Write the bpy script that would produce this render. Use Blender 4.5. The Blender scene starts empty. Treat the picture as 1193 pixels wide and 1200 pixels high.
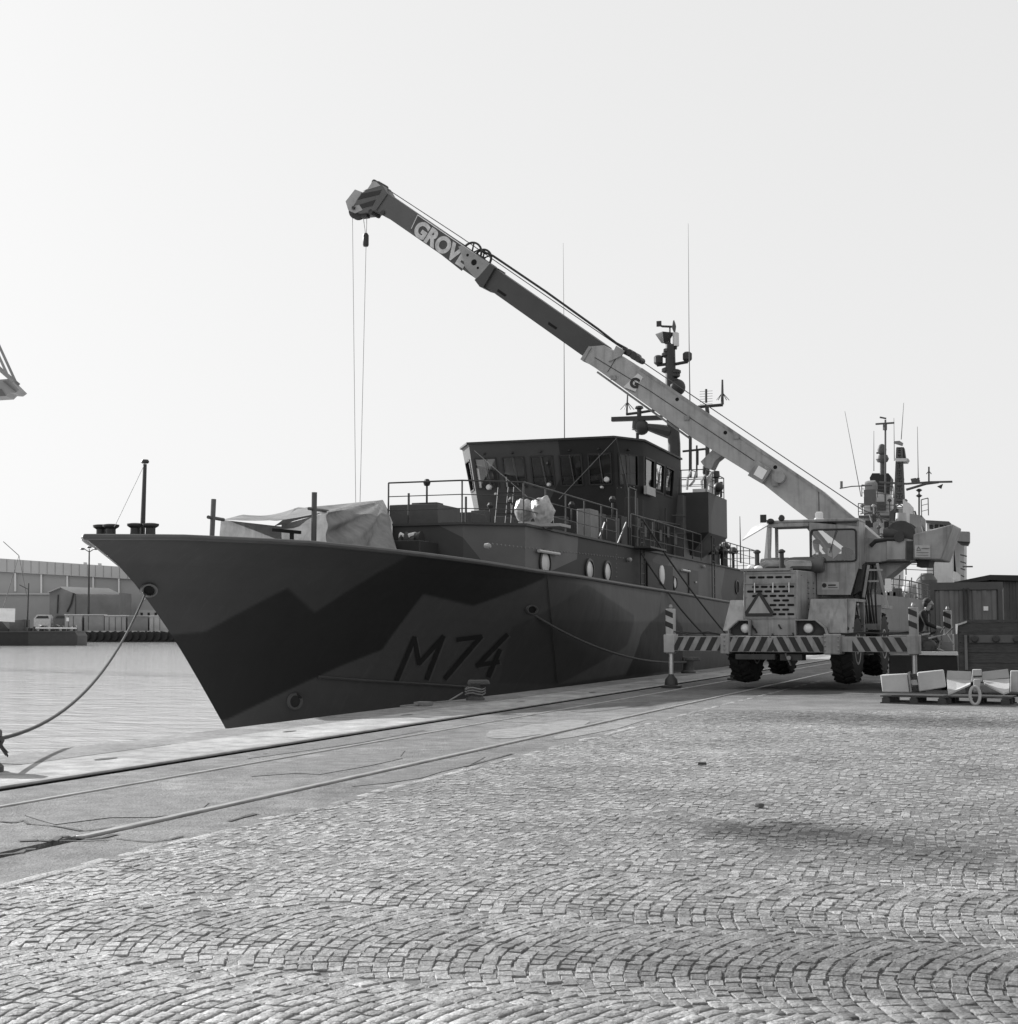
import bpy, bmesh, math, random
import numpy as np
from mathutils import Vector, Matrix
R = math.radians
random.seed(7); rng = np.random.default_rng(7)
sc = bpy.context.scene
col = sc.collection

# ------------------------------------------------------------------ camera
CAM_H, YAW, PITCH = 1.35, R(19.4), math.atan(138 / 1704.0)
cam = bpy.data.cameras.new('camera'); cam_o = bpy.data.objects.new('camera', cam); col.objects.link(cam_o)
cam.sensor_fit = 'HORIZONTAL'; cam.sensor_width = 56; cam.lens = 80
cam.clip_start = .1; cam.clip_end = 6000
cam_o.location = (0, 0, CAM_H); cam_o.rotation_euler = (R(90) + PITCH, 0, YAW)
sc.camera = cam_o
# ------------------------------------------------------------------ sky and sun
SUN_EL, SUN_AZ = R(25), math.atan2(.36, -.933)          # sun low over the water, left of the view
sun_dir = Vector((math.cos(SUN_AZ) * math.cos(SUN_EL), math.sin(SUN_AZ) * math.cos(SUN_EL), math.sin(SUN_EL)))
w = bpy.data.worlds.new('World'); sc.world = w; w.use_nodes = True
nt = w.node_tree; nt.nodes.clear()
sky = nt.nodes.new('ShaderNodeTexSky'); sky.sky_type = 'NISHITA'; sky.sun_disc = False
sky.sun_elevation = SUN_EL; sky.sun_rotation = (R(90) - SUN_AZ) % (2 * math.pi)
sky.air_density = 1.0; sky.dust_density = 3.0; sky.ozone_density = 1.0; sky.altitude = 0
bw = nt.nodes.new('ShaderNodeRGBToBW'); bg = nt.nodes.new('ShaderNodeBackground'); wo = nt.nodes.new('ShaderNodeOutputWorld')
bg.inputs['Strength'].default_value = .09
# hazy white sky: the clear-sky gradient is softened over the whole dome
pw = nt.nodes.new('ShaderNodeMath'); pw.operation = 'POWER'; pw.inputs[1].default_value = .12
gn = nt.nodes.new('ShaderNodeMath'); gn.operation = 'MULTIPLY'; gn.inputs[1].default_value = 4.8
nt.links.new(sky.outputs[0], bw.inputs[0]); nt.links.new(bw.outputs[0], pw.inputs[0]); nt.links.new(pw.outputs[0], gn.inputs[0]); nt.links.new(gn.outputs[0], bg.inputs[0]); nt.links.new(bg.outputs[0], wo.inputs[0])
sun = bpy.data.lights.new('sun', 'SUN'); sun.energy = 5.0; sun.angle = R(.6); sun.color = (1, 1, 1)
sun_o = bpy.data.objects.new('sun', sun); col.objects.link(sun_o)
sun_o.rotation_euler = sun_dir.to_track_quat('Z', 'Y').to_euler()
vs = sc.view_settings; vs.view_transform = 'Standard'; vs.look = 'None'; vs.exposure = 0.74; vs.gamma = 1.0; vs.use_curve_mapping = False

# ------------------------------------------------------------------ helpers
FPX = 1704.0
_fw = Vector((-math.sin(YAW) * math.cos(PITCH), math.cos(YAW) * math.cos(PITCH), math.sin(PITCH)))
_rt = Vector((math.cos(YAW), math.sin(YAW), 0)); _up = _rt.cross(_fw)
EYE = Vector((0, 0, CAM_H))
def sight(u, v): return _fw + _rt * ((u - 596.5) / FPX) + _up * ((600 - v) / FPX)
def at_x(u, v, X): d = sight(u, v); return EYE + d * (X / d.x)
def at_y(u, v, Y): d = sight(u, v); return EYE + d * (Y / d.y)
def at_z(u, v, Z): d = sight(u, v); return EYE + d * ((Z - CAM_H) / d.z)
def at_d(u, v, D): return EYE + sight(u, v) * D

class MB:
    def __init__(s): s.v = []; s.f = []
    def add(s, vs, fs):
        b = len(s.v); s.v += [tuple(p) for p in vs]; s.f += [tuple(b + i for i in f) for f in fs]; return s
    def box(s, x0, x1, y0, y1, z0, z1):
        return s.hexa([(x0,y0,z0),(x1,y0,z0),(x1,y1,z0),(x0,y1,z0)], [(x0,y0,z1),(x1,y0,z1),(x1,y1,z1),(x0,y1,z1)])
    def hexa(s, bot, top):
        return s.add(list(bot) + list(top), [(3,2,1,0),(4,5,6,7),(0,1,5,4),(1,2,6,5),(2,3,7,6),(3,0,4,7)])
    def loft(s, a, b, cap=True):
        n = len(a); fs = [(i, (i+1) % n, n + (i+1) % n, n + i) for i in range(n)]
        if cap: fs += [tuple(range(n-1, -1, -1)), tuple(range(n, 2*n))]
        return s.add(list(a) + list(b), fs)
    def prism(s, pts, d):                       # planar polygon pushed along vector d
        a = [Vector(p) for p in pts]; d = Vector(d); return s.loft(a, [p + d for p in a])
    def bar(s, p0, p1, wd, ht=None, upv=(0,0,1)):
        p0, p1 = Vector(p0), Vector(p1); t = (p1 - p0).normalized(); ht = ht or wd
        u = Vector(upv)
        if abs(t.dot(u)) > .95: u = Vector((0,1,0))
        sd = t.cross(u).normalized(); u = sd.cross(t)
        q = [(-1,-1),(1,-1),(1,1),(-1,1)]
        return s.loft([p0 + sd*(a*wd/2) + u*(b*ht/2) for a,b in q], [p1 + sd*(a*wd/2) + u*(b*ht/2) for a,b in q])
    def tube(s, path, r, n=8, r1=None):
        P = [Vector(p) for p in path]; m = len(P); rings = []
        ref = None
        for i, p in enumerate(P):
            t = (P[min(i+1, m-1)] - P[max(i-1, 0)]).normalized()
            if ref is None:
                ref = Vector((0,0,1)) if abs(t.z) < .9 else Vector((1,0,0))
            sd = t.cross(ref).normalized(); u = sd.cross(t); ref = u
            rr = r if r1 is None else r + (r1 - r) * i / max(m-1, 1)
            rings.append([p + sd*(math.cos(2*math.pi*k/n)*rr) + u*(math.sin(2*math.pi*k/n)*rr) for k in range(n)])
        vs = [q for rg in rings for q in rg]; fs = []
        for i in range(m-1):
            for k in range(n): fs.append((i*n+k, i*n+(k+1) % n, (i+1)*n+(k+1) % n, (i+1)*n+k))
        fs += [tuple(range(n-1, -1, -1)), tuple(range((m-1)*n, m*n))]
        return s.add(vs, fs)
    def lathe(s, prof, c=(0,0,0), axis='Z', n=20):   # profile [(r, h)]
        c = Vector(c); vs = []; fs = []; m = len(prof)
        for r, h in prof:
            for k in range(n):
                a = 2*math.pi*k/n; x, y = r*math.cos(a), r*math.sin(a)
                vs.append(c + (Vector((x,y,h)) if axis == 'Z' else Vector((h,x,y)) if axis == 'X' else Vector((y,h,x))))
        for i in range(m-1):
            for k in range(n): fs.append((i*n+k, i*n+(k+1) % n, (i+1)*n+(k+1) % n, (i+1)*n+k))
        fs += [tuple(range(n-1, -1, -1)), tuple(range((m-1)*n, m*n))]
        return s.add(vs, fs)
    def ball(s, c, rx, ry, rz, n=12, m=8):
        c = Vector(c); vs = []; fs = []
        for i in range(m+1):
            a = math.pi*(i + (.02 if i == 0 else -.02 if i == m else 0))/m
            for k in range(n):
                b = 2*math.pi*k/n; vs.append(c + Vector((rx*math.sin(a)*math.cos(b), ry*math.sin(a)*math.sin(b), rz*math.cos(a))))
        for i in range(m):
            for k in range(n): fs.append((i*n+k, i*n+(k+1) % n, (i+1)*n+(k+1) % n, (i+1)*n+k))
        return s.add(vs, fs)
    def grid(s, rows):
        m = len(rows); n = len(rows[0]); fs = [(i*n+k, i*n+k+1, (i+1)*n+k+1, (i+1)*n+k) for i in range(m-1) for k in range(n-1)]
        return s.add([p for r in rows for p in r], fs)
    def mesh(s, name, mat, smooth=True, ang=35):
        me = bpy.data.meshes.new(name); me.from_pydata(s.v, [], s.f)
        bm = bmesh.new(); bm.from_mesh(me); bmesh.ops.recalc_face_normals(bm, faces=bm.faces); bm.to_mesh(me); bm.free()
        if mat: me.materials.append(mat)
        if smooth:
            me.shade_smooth(); me.set_sharp_from_angle(angle=R(ang))
        return me
    def build(s, name, mat, parent=None, world=True, bevel=0, **k):
        o = bpy.data.objects.new(name, s.mesh(name, mat, **k)); col.objects.link(o)
        if parent is not None: attach(o, parent, world)
        if bevel:
            b = o.modifiers.new('bevel', 'BEVEL'); b.width = bevel; b.segments = 2; b.limit_method = 'ANGLE'; b.angle_limit = R(40)
        return o
def wloc(o):
    p = Vector(o.location)
    while o.parent: o = o.parent; p += Vector(o.location)
    return p
def attach(o, parent, world=True):
    o.parent = parent
    if world: o.location = Vector(o.location) - wloc(parent)
def tag(o, label=None, cat=None, group=None, kind=None):
    if label: o['label'] = label
    if cat: o['category'] = cat
    if group: o['group'] = group
    if kind: o['kind'] = kind
    return o
def thing(name, label, cat, loc=(0,0,0), rz=0, group=None):
    o = bpy.data.objects.new(name, None); col.objects.link(o); o.location = loc; o.rotation_euler = (0,0,rz); o.empty_display_size = .3
    return tag(o, label, cat, group)
def dup(o, parent=None, **kw):
    c = o.copy(); col.objects.link(c)
    if parent is not None: c.parent = parent
    for k, v in kw.items(): c[k] = v
    for ch in list(o.children): dup(ch, c)
    return c
def share(name, me, parent, loc=(0,0,0), rot=(0,0,0), scale=(1,1,1), world=True):
    o = bpy.data.objects.new(name, me); col.objects.link(o); o.location = loc; o.rotation_euler = rot; o.scale = scale
    if parent is not None: attach(o, parent, world)
    return o

# ------------------------------------------------------------------ materials
MATS = {}
def mat(name, g, rough=.6, var=.18, scale=2.0, metal=0, bump=0, bscale=60, spec=.4, streak=0, stretch=(1,1,1), emit=0):
    if name in MATS: return MATS[name]
    m = bpy.data.materials.new(name); m.use_nodes = True; n = m.node_tree.nodes; L = m.node_tree.links
    b = n['Principled BSDF']; b.inputs['Roughness'].default_value = rough; b.inputs['Metallic'].default_value = metal
    b.inputs['Specular IOR Level'].default_value = spec
    tc = n.new('ShaderNodeTexCoord'); mp = n.new('ShaderNodeMapping'); mp.inputs['Scale'].default_value = stretch
    L.new(tc.outputs['Object'], mp.inputs[0])
    ns = n.new('ShaderNodeTexNoise'); ns.inputs['Scale'].default_value = scale; ns.inputs['Detail'].default_value = 7; ns.inputs['Roughness'].default_value = .65
    L.new(mp.outputs[0], ns.inputs['Vector'])
    mr = n.new('ShaderNodeMapRange'); mr.inputs[1].default_value = .3; mr.inputs[2].default_value = .7
    mr.inputs[3].default_value = g*(1-var); mr.inputs[4].default_value = g*(1+var)
    L.new(ns.outputs[0], mr.inputs[0]); out = mr.outputs[0]
    if streak:
        m2 = n.new('ShaderNodeMapping'); m2.inputs['Scale'].default_value = (5, 5, .35); L.new(tc.outputs['Object'], m2.inputs[0])
        n2 = n.new('ShaderNodeTexNoise'); n2.inputs['Scale'].default_value = 1.6; n2.inputs['Detail'].default_value = 5; L.new(m2.outputs[0], n2.inputs['Vector'])
        r2 = n.new('ShaderNodeMapRange'); r2.inputs[1].default_value = .5; r2.inputs[2].default_value = .75; r2.inputs[3].default_value = 1; r2.inputs[4].default_value = 1-streak
        L.new(n2.outputs[0], r2.inputs[0]); mu = n.new('ShaderNodeMath'); mu.operation = 'MULTIPLY'
        L.new(out, mu.inputs[0]); L.new(r2.outputs[0], mu.inputs[1]); out = mu.outputs[0]
    L.new(out, b.inputs['Base Color'])
    if bump:
        n3 = n.new('ShaderNodeTexNoise'); n3.inputs['Scale'].default_value = bscale; n3.inputs['Detail'].default_value = 4; L.new(tc.outputs['Object'], n3.inputs['Vector'])
        bp = n.new('ShaderNodeBump'); bp.inputs['Strength'].default_value = bump; bp.inputs['Distance'].default_value = .02
        L.new(n3.outputs[0], bp.inputs['Height']); L.new(bp.outputs[0], b.inputs['Normal'])
    MATS[name] = m; return m
def glass(name, tint=.6, refl=.25):
    if name in MATS: return MATS[name]
    m = bpy.data.materials.new(name); m.use_nodes = True; n = m.node_tree.nodes; L = m.node_tree.links; n.remove(n['Principled BSDF'])
    t = n.new('ShaderNodeBsdfTransparent'); t.inputs[0].default_value = (tint,)*3 + (1,)
    g = n.new('ShaderNodeBsdfGlossy'); g.inputs['Roughness'].default_value = .03
    fr = n.new('ShaderNodeFresnel'); fr.inputs[0].default_value = 1.5
    ad = n.new('ShaderNodeMath'); ad.operation = 'ADD'; ad.inputs[1].default_value = refl*.2
    mx = n.new('ShaderNodeMixShader'); L.new(fr.outputs[0], ad.inputs[0]); L.new(ad.outputs[0], mx.inputs[0]); L.new(t.outputs[0], mx.inputs[1]); L.new(g.outputs[0], mx.inputs[2])
    L.new(mx.outputs[0], n['Material Output'].inputs[0]); MATS[name] = m; return m
CAMO = [.023, .053, .086]                # the three paint tones of the warship
def camo_mat(name, scale, tones, rough=.6, seed=0.0):      # angular straight-edged paint fields
    m = bpy.data.materials.new(name); m.use_nodes = True; n = m.node_tree.nodes; L = m.node_tree.links; b = n['Principled BSDF']
    b.inputs['Roughness'].default_value = rough; b.inputs['Specular IOR Level'].default_value = .3
    tc = n.new('ShaderNodeTexCoord'); mp = n.new('ShaderNodeMapping'); mp.inputs['Location'].default_value = (seed, seed*.7, seed*.3); mp.inputs['Scale'].default_value = (scale*.6, scale*.55, scale*.8)
    L.new(tc.outputs['Object'], mp.inputs[0]); vo = n.new('ShaderNodeTexVoronoi'); vo.inputs['Scale'].default_value = 1; L.new(mp.outputs[0], vo.inputs['Vector'])
    rp = n.new('ShaderNodeValToRGB'); rp.color_ramp.interpolation = 'CONSTANT'; e = rp.color_ramp.elements
    e[0].position = 0; e[0].color = (tones[0],)*3+(1,); e[1].position = .36; e[1].color = (tones[1],)*3+(1,); e3 = e.new(.68); e3.color = (tones[2],)*3+(1,)
    sp = n.new('ShaderNodeSeparateColor'); L.new(vo.outputs['Color'], sp.inputs[0]); L.new(sp.outputs[0], rp.inputs[0])
    ns = n.new('ShaderNodeTexNoise'); ns.inputs['Scale'].default_value = 1.3; ns.inputs['Detail'].default_value = 8; L.new(tc.outputs['Object'], ns.inputs['Vector'])
    mr = n.new('ShaderNodeMapRange'); mr.inputs[3].default_value = .75; mr.inputs[4].default_value = 1.25; L.new(ns.outputs[0], mr.inputs[0])
    mu = n.new('ShaderNodeMix'); mu.data_type = 'RGBA'; mu.blend_type = 'MULTIPLY'; mu.inputs[0].default_value = 1
    L.new(rp.outputs[0], mu.inputs[6]); L.new(mr.outputs[0], mu.inputs[7]); L.new(mu.outputs[2], b.inputs['Base Color'])
    MATS[name] = m; return m

M_steel = mat('worn_steel', .25, .35, .3, 4, metal=.8)
M_dark = mat('dark_metal', .035, .5)
M_black = mat('black_rubber', .018, .75, .3, 6)
M_rope = mat('tarred_rope', .07, .9, .3, 20)
M_paleRope = mat('pale_rope', .17, .9, .2, 20)
M_conc = mat('pale_concrete', .42, .85, .14, 1.5, bump=.3, bscale=25)
M_glass = glass('window_glass', .55, .5)
M_dglass = glass('dark_glass', .18, .3)
M_white = mat('white_paint', .78, .5, .06)
M_wire = mat('wire_rope', .10, .6)

# ------------------------------------------------------------------ ground material with stains and painted shade
def stained(name, base, stone=False, attr=None, bumpk=.5, scale=9.0):
    m = bpy.data.materials.new(name); m.use_nodes = True; n = m.node_tree.nodes; L = m.node_tree.links; b = n['Principled BSDF']
    b.inputs['Roughness'].default_value = .62 if stone else .85; b.inputs['Specular IOR Level'].default_value = .45 if stone else .25
    ge = n.new('ShaderNodeNewGeometry'); P = ge.outputs['Position']
    def noise(sc_, det=6, vec=P):
        q = n.new('ShaderNodeTexNoise'); q.inputs['Scale'].default_value = sc_; q.inputs['Detail'].default_value = det; q.inputs['Roughness'].default_value = .6; L.new(vec, q.inputs['Vector']); return q.outputs[0]
    def mrange(x, a, b_, c, d):
        q = n.new('ShaderNodeMapRange'); q.inputs[1].default_value = a; q.inputs[2].default_value = b_; q.inputs[3].default_value = c; q.inputs[4].default_value = d; L.new(x, q.inputs[0]); return q.outputs[0]
    def mul(a, c):
        q = n.new('ShaderNodeMath'); q.operation = 'MULTIPLY'; L.new(a, q.inputs[0])
        if hasattr(c, 'is_output'): L.new(c, q.inputs[1])
        else: q.inputs[1].default_value = c
        return q.outputs[0]
    v = mul(mrange(noise(.6, 7), .3, .7, base*.74, base*1.24), mrange(noise(scale, 8), .3, .7, .72, 1.28))
    if not stone: v = mul(v, mrange(noise(2.3, 9), .35, .65, .80, 1.18))
    v = mul(v, mrange(noise(70, 3), .3, .7, .72, 1.28))
    if attr == 'random':
        oi = n.new('ShaderNodeObjectInfo'); v = mul(v, mrange(oi.outputs['Random'], 0, 1, .64, 1.34))
    elif attr:
        a = n.new('ShaderNodeAttribute'); a.attribute_name = attr; v = mul(v, a.outputs['Fac'])
    # oil and damp marks, plus dirt and painted shade by the crane, each with its own place, size and direction
    nz = n.new('ShaderNodeTexNoise'); nz.inputs['Scale'].default_value = 1.9; nz.inputs['Detail'].default_value = 9; L.new(P, nz.inputs['Vector'])
    sb = n.new('ShaderNodeVectorMath'); sb.operation = 'SUBTRACT'; sb.inputs[1].default_value = (.5,.5,.5); L.new(nz.outputs['Color'], sb.inputs[0])
    sl = n.new('ShaderNodeVectorMath'); sl.operation = 'SCALE'; sl.inputs['Scale'].default_value = 1.5; L.new(sb.outputs[0], sl.inputs[0])
    ad = n.new('ShaderNodeVectorMath'); ad.operation = 'ADD'; L.new(P, ad.inputs[0]); L.new(sl.outputs[0], ad.inputs[1])
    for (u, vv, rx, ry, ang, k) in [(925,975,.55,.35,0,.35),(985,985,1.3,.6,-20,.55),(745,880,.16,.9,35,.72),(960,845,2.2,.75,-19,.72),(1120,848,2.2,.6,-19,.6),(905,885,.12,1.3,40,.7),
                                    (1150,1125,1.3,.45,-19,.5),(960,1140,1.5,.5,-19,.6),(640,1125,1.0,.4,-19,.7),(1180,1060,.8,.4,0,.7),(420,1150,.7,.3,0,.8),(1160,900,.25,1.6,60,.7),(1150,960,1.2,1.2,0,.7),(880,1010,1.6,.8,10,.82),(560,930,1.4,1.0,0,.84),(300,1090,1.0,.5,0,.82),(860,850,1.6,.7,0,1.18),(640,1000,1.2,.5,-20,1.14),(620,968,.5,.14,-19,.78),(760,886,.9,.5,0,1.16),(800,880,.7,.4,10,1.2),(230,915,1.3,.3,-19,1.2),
                                    (-3.0,37.0,5.5,7.0,-4,.42),(-1.6,23.1,2.6,.75,-14,.55),(1.5,30.0,2.2,3.4,0,.6)]:  # crane patch first: soiled ground with shade painted into the colour
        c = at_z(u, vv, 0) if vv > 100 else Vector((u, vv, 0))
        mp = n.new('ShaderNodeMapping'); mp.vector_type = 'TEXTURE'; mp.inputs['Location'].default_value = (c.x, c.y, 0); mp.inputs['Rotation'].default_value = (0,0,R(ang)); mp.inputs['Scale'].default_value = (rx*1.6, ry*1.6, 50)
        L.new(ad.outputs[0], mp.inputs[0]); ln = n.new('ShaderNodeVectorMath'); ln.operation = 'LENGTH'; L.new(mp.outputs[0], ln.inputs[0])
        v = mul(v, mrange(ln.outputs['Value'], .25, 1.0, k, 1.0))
    L.new(v, b.inputs['Base Color'])
    bp = n.new('ShaderNodeBump'); bp.inputs['Strength'].default_value = bumpk; bp.inputs['Distance'].default_value = .02
    L.new(noise(42 if stone else 34, 6), bp.inputs['Height']); L.new(bp.outputs[0], b.inputs['Normal'])
    MATS[name] = m; return m
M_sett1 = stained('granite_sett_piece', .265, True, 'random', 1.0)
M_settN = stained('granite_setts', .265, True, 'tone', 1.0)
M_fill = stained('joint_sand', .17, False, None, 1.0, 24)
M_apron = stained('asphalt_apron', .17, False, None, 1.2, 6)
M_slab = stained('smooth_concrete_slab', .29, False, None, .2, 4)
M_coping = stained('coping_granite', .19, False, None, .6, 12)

EDGE = -10.34
STEP_Y, EDGE2 = 80.0, -4.4        # beyond the warship the quay steps inland
# ------------------------------------------------------------------ water
def water_mat():
    m = bpy.data.materials.new('harbour_water'); m.use_nodes = True; n = m.node_tree.nodes; L = m.node_tree.links; b = n['Principled BSDF']
    b.inputs['Base Color'].default_value = (.45,.45,.45,1); b.inputs['Roughness'].default_value = .07; b.inputs['IOR'].default_value = 1.8
    ge = n.new('ShaderNodeNewGeometry'); mp = n.new('ShaderNodeMapping'); mp.inputs['Rotation'].default_value = (0,0,-YAW); mp.inputs['Scale'].default_value = (.45,1,1); L.new(ge.outputs['Position'], mp.inputs[0])
    n1 = n.new('ShaderNodeTexNoise'); n1.inputs['Scale'].default_value = .9; n1.inputs['Detail'].default_value = 8; n1.inputs['Roughness'].default_value = .55; n1.inputs['Distortion'].default_value = .4; L.new(mp.outputs[0], n1.inputs['Vector'])
    bp = n.new('ShaderNodeBump'); bp.inputs['Strength'].default_value = .8; bp.inputs['Distance'].default_value = .22; L.new(n1.outputs[0], bp.inputs['Height']); L.new(bp.outputs[0], b.inputs['Normal'])
    return m
mb = MB(); mb.add([(-3000,-300,-1.9),(400,-300,-1.9),(400,4000,-1.9),(-3000,4000,-1.9)], [(0,1,2,3)])
tag(mb.build('water', water_mat()), kind='structure')

# ------------------------------------------------------------------ quay, apron, cobbled yard
# the yard: one sheet of sand-filled ground that reaches the horizon
D_X = -5.12
mb = MB()
mb.add([(D_X,-60,0),(900,-60,0),(900,STEP_Y,0),(D_X,STEP_Y,0)], [(0,1,2,3)])
mb.add([(EDGE2,STEP_Y,0),(900,STEP_Y,0),(900,2500,0),(EDGE2,2500,0)], [(0,1,2,3)])
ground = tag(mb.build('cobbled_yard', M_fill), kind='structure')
mb = MB(); mb.box(EDGE+.05, D_X, -60, STEP_Y, -4, -.2)
mb.box(EDGE2-.1, 900, STEP_Y+.01, 2500, -4, -.02)
quay = tag(mb.build('quay_wall', M_coping), kind='structure')
mb = MB()
for x0, x1 in ((-8.12,-7.50),(-7.36,-5.91),(-5.76,D_X)): mb.box(x0, x1, -60, STEP_Y, -.199, -.001)
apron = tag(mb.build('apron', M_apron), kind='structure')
mb = MB(); mb.box(-8.292, -8.121, -60, STEP_Y, -.199, -.16); mb.build('channel_grit_shade', mat('channel_grit_shade', .014, .95, .4, 6, spec=0), apron)  # grit kept near black so its colour carries the slab edge's shadow
# coping stones along the edge and pale slabs behind them, piece by piece
y = -8.0; i = 0
me_c = MB().box(0, .82, 0, 1, -.35, 0); me_c = me_c.mesh('coping_stone', M_coping)
while y < STEP_Y:
    ln = 2.4 + .5*random.random()
    share('coping_stone', me_c, quay, (EDGE, y+.006, random.uniform(-.004,.004)), (0,0,0), (1, ln-.012, 1)); y += ln
me_s = MB().box(0, 1.068, 0, 1, -.1985, 0).mesh('slab', M_slab)
y = -8.0
while y < STEP_Y:
    ln = 4.9
    share('slab', me_s, apron, (EDGE+.833, y+.006, random.uniform(-.003,.004)), (0,0,0), (1, ln-.012, 1)); y += ln
mb = MB()
for k in range(10):
    yy = 9 + k*4.1 + random.random(); xx = -9.3 + .5*random.random(); a = [(xx+.06*math.cos(t)*(1+.3*random.random()), yy+.16*math.sin(t)*(1+.3*random.random()), .006) for t in np.linspace(0, 6.0, 9)]
    mb.add(a, [tuple(range(9))])
mb.build('pockmark', M_dark, apron)
# three rails let into the apron
def rail(x, y0, y1, h, wd, label):
    t = thing('rail', label, 'rail', (x, 20, 0))
    b = MB(); b.box(x-wd*.42, x+wd*.42, y0, y1, -.1995, h-.026); b.build('web', mat('rail_web', .022, .9, .4, 6, spec=0), t)
    b = MB(); b.box(x-wd/2, x+wd/2, y0, y1, h-.025, h)
    o = b.build('head', mat('rail_steel', .26, .42, .4, 5, metal=.0, stretch=(4,.5,1)), t, bevel=.008); return t
rail(-8.345, -40, STEP_Y-2, .012, .10, 'crane rail beside the dark open channel nearest the quay edge')
rail(-7.43, -40, STEP_Y-2, .006, .065, 'thin middle rail sunk flush in the asphalt apron')
rail(-5.835, 8.15, STEP_Y-2, .012, .075, 'bright rail nearest the cobbles that ends at cracked asphalt')
# cracked asphalt patch where the near rail stops
mb = MB()
for path, wd in (([(-60,962),(0,962),(15,963.5),(28,961),(33,965),(60,967),(80,970),(95,973),(118,971),(135,968)], .035),([(22,985),(45,984),(62,985),(70,980),(82,979)], .06),([(70,984.5),(95,985),(130,983)], .03),([(-10,1002),(22,999),(30,995),(42,994.5)], .05),([(135,982),(160,985),(178,986),(200,983),(215,979)], .025),
                 ([(100,983),(122,981),(135,977)], .06),([(268,962),(285,957),(300,953)], .05),([(545,898),(575,890),(600,883)], .03)):
    pts = [at_z(u, v, .005) for u, v in path]
    for p, q in zip(pts, pts[1:]):
        t = (q-p).normalized(); s_ = Vector((-t.y, t.x, 0))*wd*.5*random.uniform(.6,1.3); e_ = Vector((-t.y, t.x, 0))*wd*.5*random.uniform(.4,1.2)
        mb.add([p-s_, q-e_, q+e_, p+s_], [(0,1,2,3)])
mb.build('crack', M_dark, apron)

rp_ = random.Random(3)
for (x, y_, a_, c_, g) in ((-6.6,13.5,.5,1.4,.13),(-6.3,19.0,.4,1.8,.21),(-7.75,16.0,.2,2.2,.12),(-6.9,25.0,.35,2.0,.12),(-6.5,9.6,.55,.9,.14),(-5.45,13.0,.22,1.6,.12),(-5.5,19.5,.2,2.5,.20),(-9.0,19.0,.35,1.2,.2)):
    pt = [(x + a_*math.cos(t)*(1+rp_.uniform(-.25,.25)), y_ + c_*math.sin(t)*(1+rp_.uniform(-.25,.25)), .0035) for t in np.linspace(0, 5.9, 13)]
    b = MB(); b.add(pt, [tuple(range(13))]); b.build('asphalt_repair', mat('repair_%.2f' % g, g, .9, .35, 5, bump=.8, bscale=40), apron)
# granite setts laid in segmental arcs whose lanes run across the quay
def stone_mesh(name, m, n=3):
    L_, W_ = .5, .5; b = MB(); jit = [random.uniform(-.06,.06) for _ in range(8)]
    c = [(-.5+jit[0],-.5+jit[1]),(.5+jit[2],-.5+jit[3]),(.5+jit[4],.5+jit[5]),(-.5+jit[6],.5+jit[7])]
    def ring(k, z): return [(x*k, y_*k, z + random.uniform(-.02,.02)*(z > -.3)) for x, y_ in
                            [tuple(np.array(c[i])*(1-t)+np.array(c[(i+1) % 4])*t) for i in range(4) for t in (0,.5)]]
    rings = [ring(.98,-1.2), ring(1.0,-.16), ring(.965,-.05), ring(.86,0.0)]
    vs = [p for r in rings for p in r] + [(0,0,.035)]; fs = []
    for i in range(3):
        for k in range(8): fs.append((i*8+k, i*8+(k+1) % 8, (i+1)*8+(k+1) % 8, (i+1)*8+k))
    for k in range(8): fs.append((24+k, 24+(k+1) % 8, 32))
    b.add(vs, fs); return b.mesh(name, m, ang=60)
W_LANE, S_ARC, SAG = 1.38, .066, .20
def lerp_h(zc): return float(np.interp(zc, [5,6.2,7.2,9,16,27], [.0058,.0056,.0038,.0014,.0009,.0008]))
stones = []                                          # x, y, angle, length, width, tone, z
lane0 = -.25
for k in range(1, 21):
    y0 = lane0 + k*W_LANE; SAG = .20 if y0 < 6.0 else .12 if y0 < 8 else .05
    for i in range(-95, 205):
        xb = i*S_ARC + (k % 2)*.03
        if not (D_X-.5 < xb < 12): continue
        j = 0; t = random.uniform(-.03, .03)
        while t < W_LANE - .05:
            ln = .076*random.uniform(.8, 1.3); tc_ = t + ln/2; q = 2*tc_/W_LANE - 1
            x = xb - SAG*(1 - q*q) + (0 if y0 < 6 else .012*math.sin(5.1*xb + 3*y0 + 4*tc_)); y = y0 + tc_; t += ln
            if x < D_X+.06: continue
            zc = -x*math.sin(YAW)*1 + y*math.cos(YAW); xc = x*math.cos(YAW) + y*math.sin(YAW)
            if zc < 4.0 or zc > 24.5 or abs(xc) > .36*zc + 1.2: continue
            slope = SAG*2*q*2/W_LANE
            wx = S_ARC*random.uniform(.84, .94)
            stones.append((x + random.uniform(-.006,.006), y + random.uniform(-.004,.004), math.atan2(1, slope) + random.gauss(0,.05), ln*math.sqrt(1+slope*slope)*random.uniform(.86,.95)/1.0, wx, random.uniform(.66,1.34), random.gauss(lerp_h(zc), .0016 if zc < 7 else .0024), zc, xc))
stones.sort(key=lambda s: (not (abs(s[8]) < .352*s[7] and s[7] > 4.97), s[7]))
near, far = stones[:300], stones[300:]
variants = [stone_mesh('cobble', M_sett1) for _ in range(10)]
for (x, y, a, ln, wd, tone, z, zc, xc) in near:
    share('cobble', random.choice(variants), ground, (x, y, max(z,.0)), (random.gauss(0,.015), random.gauss(0,.015), a), (ln, wd*.98, .05))
y = 5.0
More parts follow.
